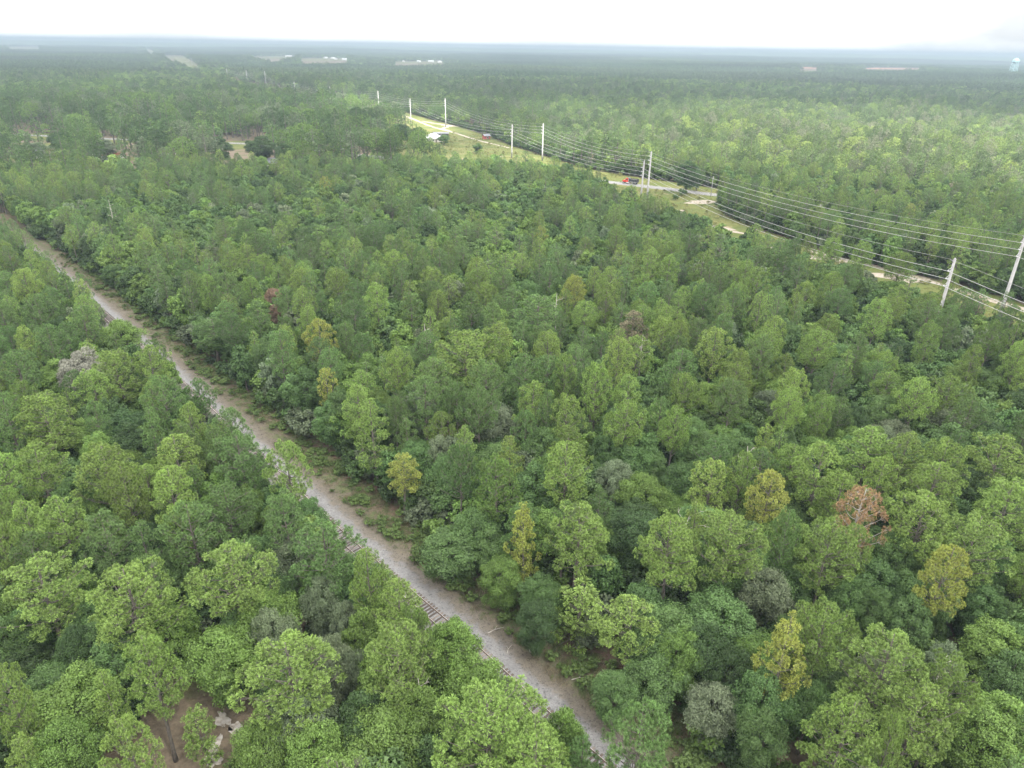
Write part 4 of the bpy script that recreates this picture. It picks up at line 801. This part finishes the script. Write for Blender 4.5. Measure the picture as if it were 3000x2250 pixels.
# ------------------------------------------------------------------ dump truck on the road, heading left
root = put('dump_truck', None, loc=(63.2, 400.4, .08), rot=(0, 0, math.atan2(31.5, -56)), label='red cab dump truck with black bed driving left on the grey road', cat='truck')
put('chassis', MB().box(-4.1, 4.1, -.45, .45, .62, .92).mesh('chassis', M_black), root)
cab = put('cab', MB().prism([(.95, .95), (2.75, .95), (2.75, 1.9), (2.45, 2.85), (1.05, 2.9), (.95, 2.8)], -1.12, 1.12).mesh('cab', M_red), root)
put('hood', MB().prism([(2.76, .85), (4.35, .85), (4.4, 1.5), (4.2, 1.72), (2.76, 1.95)], -.82, .82).mesh('hood', M_red), root)
put('windscreen', MB().prism([(2.70, 1.98), (2.77, 1.98), (2.52, 2.72), (2.47, 2.72)], -1.0, 1.0).mesh('windscreen', M_glass), cab)
for s in (-1, 1):
    put('side_window', MB().box(1.45, 2.35, s * 1.122 - .012, s * 1.122 + .012, 1.98, 2.6).mesh('side_window', M_glass), cab)
    put('fender', MB().prism([(2.9, .8), (3.05, 1.25), (3.4, 1.5), (3.85, 1.5), (4.2, 1.2), (4.3, .8), (4.1, .8), (3.9, 1.15), (3.3, 1.15), (3.1, .8)], s * .83, s * 1.2).mesh('fender', M_red), root)
    put('headlight', MB().tube([(4.3, s * .98, 1.1), (4.42, s * .98, 1.1)], .13, 10).mesh('headlight', M_steel), root)
    put('exhaust_stack', MB().tube([(.75, s * 1.0, .9), (.75, s * 1.0, 3.4)], .09, 8).mesh('exhaust_stack', M_steel), root)
    put('fuel_tank', MB().tube([(.4, s * .95, .72), (1.8, s * .95, .72)], .30, 10).mesh('fuel_tank', M_steel), root)
    put('mirror', MB().box(2.6, 2.72, s * 1.3 - .04, s * 1.3 + .04, 1.95, 2.45).mesh('mirror', M_steel), cab)
put('bumper', MB().box(4.42, 4.58, -1.15, 1.15, .45, .85).mesh('bumper', M_steel), root)
put('grille', MB().box(4.38, 4.44, -.6, .6, .95, 1.55).mesh('grille', M_steel), root)
b = MB(); b.box(-4.35, .35, -1.22, 1.22, 1.05, 1.2); b.box(-4.35, .35, -1.22, -1.12, 1.2, 2.75); b.box(-4.35, .35, 1.12, 1.22, 1.2, 2.75); b.box(.25, .35, -1.12, 1.12, 1.2, 3.05)
bed = put('dump_bed', b.mesh('dump_bed', M_black), root)
put('tailgate', MB().box(-4.47, -4.36, -1.2, 1.2, 1.1, 2.7).mesh('tailgate', M_black), root)
put('cab_guard', MB().prism([(.36, 2.95), (1.5, 3.12), (1.5, 3.2), (.36, 3.05)], -1.1, 1.1).mesh('cab_guard', M_black), bed)
rib = MB().box(-.06, .06, -.05, .05, 1.2, 2.72).mesh('rib', M_black)
for k in range(6):
    for s in (-1, 1): put('rib', rib, bed, (-4.1 + k * .85, s * 1.275, 0))
put('tarp_rail', MB().box(-4.3, .3, 1.23, 1.31, 2.76, 2.86).mesh('tarp_rail', M_steel), bed)
put('side_stripe', MB().box(-4.2, .2, 1.33, 1.36, 1.15, 1.32).mesh('side_stripe', M_steel), bed)
wh = MB().tube([(0, -.16, 0), (0, -.14, 0), (0, .14, 0), (0, .16, 0)], [.45, .52, .52, .45], 16).mesh('wheel', M_tyre); hub = MB().tube([(0, -.18, 0), (0, .18, 0)], .24, 10).mesh('hub', M_steel)
for x, off in ((3.6, 1.0), (-1.9, 1.0), (-3.25, 1.0)):
    for s in (-1, 1): w_ = put('wheel', wh, root, (x, s * off, .52)); put('hub', hub, w_, (0, 0, 0))
for x in (-1.9, -3.25):
    for s in (-1, 1): put('wheel', wh, root, (x, s * .62, .52))

# ------------------------------------------------------------------ houses, barn, sheds
def house(name, label, x, y, rz, L_, W_, h, rh, mroof, mwall, hip=False, cat='house', wins=3, z=0, group=None):
    root = put(name, None, loc=(x, y, z), rot=(0, 0, rz), label=label, cat=cat, group=group)
    b = MB(); b.box(-L_ / 2, L_ / 2, -W_ / 2, W_ / 2, 0, h)
    if not hip: b.prism([(-W_ / 2, h + .002), (W_ / 2, h + .002), (0, h + rh - .1)], -L_ / 2, L_ / 2); 
    if not hip:
        n0 = len(b.v) - 6; b.v[n0:] = [(y_, x_, z_) for x_, y_, z_ in b.v[n0:]]
    put('wall', b.mesh('wall', mwall), root); o = .5; r = MB(); hx, hy = L_ / 2 + o, W_ / 2 + o; rx = (hx - hy) if hip else hx
    V = [(-hx, -hy, h - .12), (hx, -hy, h - .12), (hx, hy, h - .12), (-hx, hy, h - .12), (-max(rx, .3), 0, h + rh), (max(rx, .3), 0, h + rh)]
    V2 = V + [(a_, b_, c_ + .14) for a_, b_, c_ in V]
    F = [(0, 1, 5, 4), (2, 3, 4, 5), (1, 2, 5), (3, 0, 4)] if hip else [(0, 1, 5, 4), (2, 3, 4, 5)]
    F2 = [tuple(i + 6 for i in f) for f in F] + [(0, 1, 7, 6), (1, 2, 8, 7), (2, 3, 9, 8), (3, 0, 6, 9)]
    if not hip: F2 = [tuple(i + 6 for i in f) for f in F] + [(0, 1, 7, 6), (2, 3, 9, 8), (1, 5, 11, 7), (5, 2, 8, 11), (3, 4, 10, 9), (4, 0, 6, 10)]
    r.add(V2, F + F2); put('roof', r.mesh('roof', mroof), root)
    for s in (-1, 1):
        for k in range(wins):
            xx = -L_ / 2 + L_ * (k + .5) / wins; w_ = put('window', MB().box(-.62, .62, -.05, .05, -.62, .62).mesh('window', M_white), root, (xx, s * (W_ / 2 + .03), h * .55)); put('pane', MB().box(-.5, .5, -.02, .02, -.5, .5).mesh('pane', M_glass), w_, (0, s * .045, 0))
    put('door', MB().box(-.5, .5, -.04, .04, 0, 2.05).mesh('door', M_bark), root, (L_ * .12 + .3, -(W_ / 2 + .03), .05)); return root
house('house', 'white metal hip-roofed house beside the oak clump and sand track', -64, 577, .15, 13.5, 10, 2.9, 3.0, M_roofw, M_wall, True)
house('shed', 'dark open shed with a pale roof edge right behind the white-roofed house', -61.5, 612, .1, 12, 6, 2.6, .7, M_roofg, M_black, cat='shed', wins=1)
house('barn', 'small red barn at the wood edge right of the sand track', -24, 599, .5, 5, 4, 2.6, 1.2, M_roofg, M_barn, cat='shed', wins=1)
house('garden_house', 'grey roofed house half hidden under tall trees left of centre', -146, 441, .3, 11, 8, 2.7, 2.2, M_roofg, M_wall)
house('garden_house', 'brownish low house with white trim among left gardens', -250, 457, -.2, 12, 8, 2.6, 1.8, M_barn, M_white)
house('garden_house', 'pale low house hidden among trees at the far left', -303, 460, .1, 13, 8, 2.7, 1.8, M_roofg, M_white)
def car(label, x, y, rz, m):
    root = put('parked_car', None, loc=(x, y, .05), rot=(0, 0, rz), label=label, cat='car')
    put('body', MB().prism([(-2.2, .35), (2.2, .35), (2.25, .8), (1.2, .95), (-2.2, 1.0)], -.9, .9).mesh('body', m), root); put('cabin', MB().prism([(-1.6, 1.0), (1.1, .96), (.5, 1.5), (-1.2, 1.52)], -.8, .8).mesh('cabin', M_glass), root)
    put('roof', MB().box(-1.15, .45, -.74, .74, 1.53, 1.58).mesh('roof', m), root)
    t_ = MB().tube([(0, -.1, 0), (0, .1, 0)], .33, 12).mesh('wheel', M_tyre)
    for a_ in (-1.4, 1.4):
        for s in (-.82, .82): put('wheel', t_, root, (a_, s, .33))
car('white car parked in a garden gap left of centre', -224, 480, .8, M_white); car('pale car parked under trees by the far left gardens', -268, 470, .2, M_white)
FH = [(-1285, 4380, 34, 'largest white building on the long pale ridge field'), (-1115, 4250, 22, 'white house at the right end of the ridge field'), (-905, 3820, 24, 'white house at the left of the hamlet'), (-830, 3560, 20, 'white house in the near part of the hamlet'), (-790, 3640, 22, 'white house in the middle of the hamlet'),
      (-760, 3420, 20, 'white house at the right end of the hamlet'), (-960, 3900, 20, 'white house at the back of the hamlet'), (-500, 3420, 22, 'white house at the left of the distant field strip'), (-440, 3480, 18, 'white house midway along the distant field strip'), (-395, 3560, 24, 'white house near the right of the distant field strip'), (-350, 3500, 18, 'white house at the right end of the distant field strip'),
      (2345, 3960, 26, 'white building at the right of the orange bare ground')]
for k, (x, y, L_, lb) in enumerate(FH): house('far_house', lb, x, y, k * .7, L_, L_ * .5, 4.5, 3.5, M_roofw, M_white, z=float(hills(x, y)) + .6, wins=2, group='white houses in far fields')

# ------------------------------------------------------------------ water tower
tx, ty, TH = 1655, 2600, 60.0
root = put('water_tower', None, loc=(tx, ty, -1.0), rot=(0, 0, .3), label='pale blue water tower on splayed legs rising above the far forest', cat='water tower')
prof = [(2.0, 44.5), (6.5, 45.2), (9.3, 47.5), (10.2, 50.5), (10.1, 53), (8.8, 56), (5.8, 58.6), (2.0, 59.9), (.5, 60.2)]
b = MB(); k = 28; V = [(r * math.cos(2 * math.pi * j / k), r * math.sin(2 * math.pi * j / k), z) for r, z in prof for j in range(k)]
b.add(V, [(i * k + j, i * k + (j + 1) % k, (i + 1) * k + (j + 1) % k, (i + 1) * k + j) for i in range(len(prof) - 1) for j in range(k)] + [tuple(range(k - 1, -1, -1)), tuple((len(prof) - 1) * k + j for j in range(k))])
tank = put('tank', b.mesh('tank', M_tower, True), root)
put('walkway', MB().tube([(0, 0, 49.3), (0, 0, 49.7)], 11.0, 28).mesh('walkway', M_tower), root); put('finial', MB().tube([(0, 0, 60.2), (0, 0, 62.5)], .35, 6).mesh('finial', M_tower), tank)
put('riser', MB().tube([(0, 0, 0), (0, 0, 44.6)], 1.1, 12).mesh('riser', M_tower, True), root)
for j in range(6):
    a_ = j * math.pi / 3; c_, s_ = math.cos(a_), math.sin(a_); put('leg', MB().tube([(14.0 * c_, 14.0 * s_, 0), (9.2 * c_, 9.2 * s_, 48)], .62, 8).mesh('leg', M_tower, True), root)
    a2 = a_ + math.pi / 3; c2, s2 = math.cos(a2), math.sin(a2)
    for z in (15, 30):
        R_ = 14 - 4.8 * z / 48; R2 = 14 - 4.8 * (z - 14) / 48; put('strut', MB().tube([(R_ * c_, R_ * s_, z), (R_ * c2, R_ * s2, z)], .22, 5).mesh('strut', M_tower), root)
        put('tie_rod', MB().tube([(R2 * c_, R2 * s_, z - 14), (R_ * c2, R_ * s2, z)], .1, 4).mesh('tie_rod', M_tower), root)

# ------------------------------------------------------------------ dead trees and fallen wood
def dead_tree(x, y, H, seed, label, spread=2.2, tw=True, lean=(0, 0)):
    r = random.Random(seed); root = put('dead_tree', None, loc=(x, y, 0), label=label, cat='dead tree', group='bare dead trees')
    put('trunk', MB().tube([(0, 0, 0), (lean[0] * .3, lean[1] * .3, H * .4), (lean[0] * .7 + r.uniform(-.2, .2), lean[1] * .7, H * .75), (lean[0], lean[1], H)], [.17, .14, .09, .03], 7).mesh('trunk', M_dead, True), root)
    for k in range(9):
        t = .45 + .5 * k / 9; z = H * t; a_ = k * 2.4 + r.uniform(-.4, .4); L_ = spread * (1.15 - t * .7) * r.uniform(.7, 1.2); b = MB(); p = Vector((lean[0] * t, lean[1] * t, z)); pts = [p]
        for q in range(4): pts.append(pts[-1] + Vector((math.cos(a_ + r.uniform(-.4, .4)) * L_ / 4, math.sin(a_ + r.uniform(-.4, .4)) * L_ / 4, r.uniform(.0, .35) * L_ / 2.2)))
        b.tube(pts, [.06, .045, .032, .022, .01], 5)
        for q in range(5):
            i = r.randint(1, 3); p = pts[i]; a2 = a_ + r.choice((-1, 1)) * r.uniform(.5, 1.1); l2 = L_ * r.uniform(.25, .5); b.tube([p, p + Vector((math.cos(a2) * l2 * .5, math.sin(a2) * l2 * .5, .12)), p + Vector((math.cos(a2) * l2, math.sin(a2) * l2, r.uniform(.1, .5)))], [.025, .016, .006], 4)
        put('limb', b.mesh('limb', M_dead), root)
dead_tree(37.3, 91.8, 13.5, 1, 'twisted pale snag with a bent top in the right-hand forest', 3.2, lean=(-1.8, .6))
dead_tree(-8.8, 50.8, 10.5, 2, 'small bare grey tree among bright oaks near the rails', 1.9)
dead_tree(22.7, 78.3, 12.0, 3, 'pale leafless limbs sticking out between green crowns at centre right', 4.2, lean=(1.2, -.8))
dead_tree(45.4, 54.5, 11.0, 4, 'grey lichen-covered bare tree in the lower right forest', 2.2)
dead_tree(-141, 248.7, 17, 5, 'tall thin pale snag rising at the left of the forest', 2.2)
dead_tree(-18.7, 140.6, 14, 6, 'bare grey treetop beside the widest middle pine', 3.0)
dead_tree(26.3, 133.9, 15, 7, 'bare snag with fine twigs next to the brown thinning pine', 3.0)
dead_tree(9.9, 155, 16.5, 8, 'pale forked snag deep in the middle of the forest', 3.0)
for k, (x, y, a_, L_, lb) in enumerate([(.2, 64.8, 1.2, 1.5, 'pale short branch lying on the brown verge, left of two'), (2.8, 65.1, 1.5, 1.4, 'pale short branch lying on the brown verge, right of two'), (-1.6, 67.9, .5, 2.4, 'long thin grey branch lying across the verge'), (-8.2, 77.8, 2.6, 1.8, 'bleached branch on the bank among grass'), (8.5, 60.5, .2, 1.9, 'thin stick on the reddish bank'), (-38, 111, 1.0, 1.6, 'bleached stick on the far verge')]):
    put('fallen_branch', MB().tube([(-L_ / 2, 0, .10), (0, .12, .14), (L_ / 2, -.05, .16)], [.05, .042, .02], 6).add([], []).tube([(0, .12, .14), (L_ * .2, .5, .22)], [.03, .012], 5).mesh('fallen_branch', M_dead), loc=(x, y, .05), rot=(0, 0, a_), label=lb, cat='branch')

# ------------------------------------------------------------------ haze: the air itself
zmax = max(float(GZ.max()) + 32, CAM_Z + 3); zmin = float(GZ.min()) - 1.5; HB = 15600
b = MB().box(-HB, HB, -HB, HB, zmin, zmax); m, n, l = mat('haze'); pv = n.new('ShaderNodeVolumePrincipled'); pv.inputs['Density'].default_value = HAZE; pv.inputs['Color'].default_value = HAZE_COL
pv.inputs['Anisotropy'].default_value = .0; o = n.new('ShaderNodeOutputMaterial'); l.new(pv.outputs[0], o.inputs['Volume'])
put('haze', b.mesh('haze', m), kind='stuff', label='thin pale air over the whole land'); print('haze box', zmin, zmax)

# ------------------------------------------------------------------ broken cloud deck above the haze, with the gaps that let the sun reach parts of the wood
def cloud_mat():
    m, n, l = mat('cloud'); g = n.new('ShaderNodeNewGeometry'); P = g.outputs['Position']; sx = n.new('ShaderNodeSeparateXYZ'); l.new(P, sx.inputs[0])
    big = noise(n, l, P, .0011, 5, .55)
    sh = 1050 / math.tan(rad(SUN_EL)); ox, oy = sh * math.sin(rad(SUN_AZ)), sh * math.cos(rad(SUN_AZ))
    def gap(cx, cy_, ax_, ay_, rot):              # smooth opening, 1 inside
        c_, s_ = math.cos(rot), math.sin(rot); X = math_n(n, l, 'SUBTRACT', sx.outputs[0], cx + ox); Y = math_n(n, l, 'SUBTRACT', sx.outputs[1], cy_ + oy)
        U = math_n(n, l, 'DIVIDE', math_n(n, l, 'ADD', math_n(n, l, 'MULTIPLY', X, c_), math_n(n, l, 'MULTIPLY', Y, s_)), ax_)
        V_ = math_n(n, l, 'DIVIDE', math_n(n, l, 'SUBTRACT', math_n(n, l, 'MULTIPLY', Y, c_), math_n(n, l, 'MULTIPLY', X, s_)), ay_)
        q = math_n(n, l, 'ADD', math_n(n, l, 'MULTIPLY', U, U), math_n(n, l, 'MULTIPLY', V_, V_))
        q = math_n(n, l, 'ADD', q, math_n(n, l, 'MULTIPLY', math_n(n, l, 'SUBTRACT', noise(n, l, P, .005, 4, .6), .5), 2.4))
        r = ramp(n, [(.55, 1.0), (1.0, 0.0)]); l.new(q, r.inputs[0]); return r.outputs[0]
    op = None
    for gp in GAPS:
        v = gap(*gp); op = v if op is None else math_n(n, l, 'MAXIMUM', op, v)
    br = ramp(n, [(.56, 0.0), (.66, .9)]); l.new(big, br.inputs[0])
    rr_ = math_n(n, l, 'DIVIDE', math_n(n, l, 'SQRT', math_n(n, l, 'ADD', math_n(n, l, 'MULTIPLY', sx.outputs[0], sx.outputs[0]), math_n(n, l, 'MULTIPLY', sx.outputs[1], sx.outputs[1]))), 9000)
    far = ramp(n, [(.22, 0.0), (.40, 1.0)]); l.new(rr_, far.inputs[0]); edge_ = ramp(n, [(.80, 0.0), (.97, 1.0)]); l.new(rr_, edge_.inputs[0])
    op = math_n(n, l, 'MAXIMUM', op, math_n(n, l, 'MULTIPLY', br.outputs[0], far.outputs[0]))
    far2 = ramp(n, [(.42, 0.0), (.62, .6)]); l.new(rr_, far2.inputs[0]); op = math_n(n, l, 'MAXIMUM', op, far2.outputs[0])
    T = math_n(n, l, 'ADD', math_n(n, l, 'MULTIPLY', op, 1 - CLOUD_T), CLOUD_T); T = math_n(n, l, 'MAXIMUM', T, edge_.outputs[0])
    tr = n.new('ShaderNodeBsdfTransparent'); tl = n.new('ShaderNodeBsdfTranslucent'); tl.inputs[0].default_value = (CLOUD_ALB, CLOUD_ALB, CLOUD_ALB * 1.01, 1)
    mx_ = n.new('ShaderNodeMixShader'); l.new(T, mx_.inputs[0]); l.new(tl.outputs[0], mx_.inputs[1]); l.new(tr.outputs[0], mx_.inputs[2])
    o = n.new('ShaderNodeOutputMaterial'); l.new(mx_.outputs[0], o.inputs[0]); return m
rr3 = np.linspace(0, 9000, 46)[1:]; na3 = 72; aa3 = np.linspace(0, 2 * math.pi, na3, endpoint=False); X = np.outer(rr3, np.sin(aa3)); Y = np.outer(rr3, np.cos(aa3))
Z = 1050 + 110 * (vnoise(X, Y, 700, 71) - .5) + 50 * (vnoise(X, Y, 260, 72) - .5); V = np.concatenate([[[0, 0, 1050]], np.stack([X, Y, Z], -1).reshape(-1, 3)])
i_, j_ = np.meshgrid(np.arange(len(rr3) - 1), np.arange(na3), indexing='ij'); j2 = (j_ + 1) % na3
Q = np.stack([1 + i_ * na3 + j_, 1 + i_ * na3 + j2, 1 + (i_ + 1) * na3 + j2, 1 + (i_ + 1) * na3 + j_], -1).reshape(-1, 4); T0 = np.array([[0, 1 + (j + 1) % na3, 1 + j] for j in range(na3)])
put('clouds', mesh_np('clouds', V, [T0, Q], [cloud_mat()], smooth=True), kind='stuff', label='broken white cloud layer high over the forest')
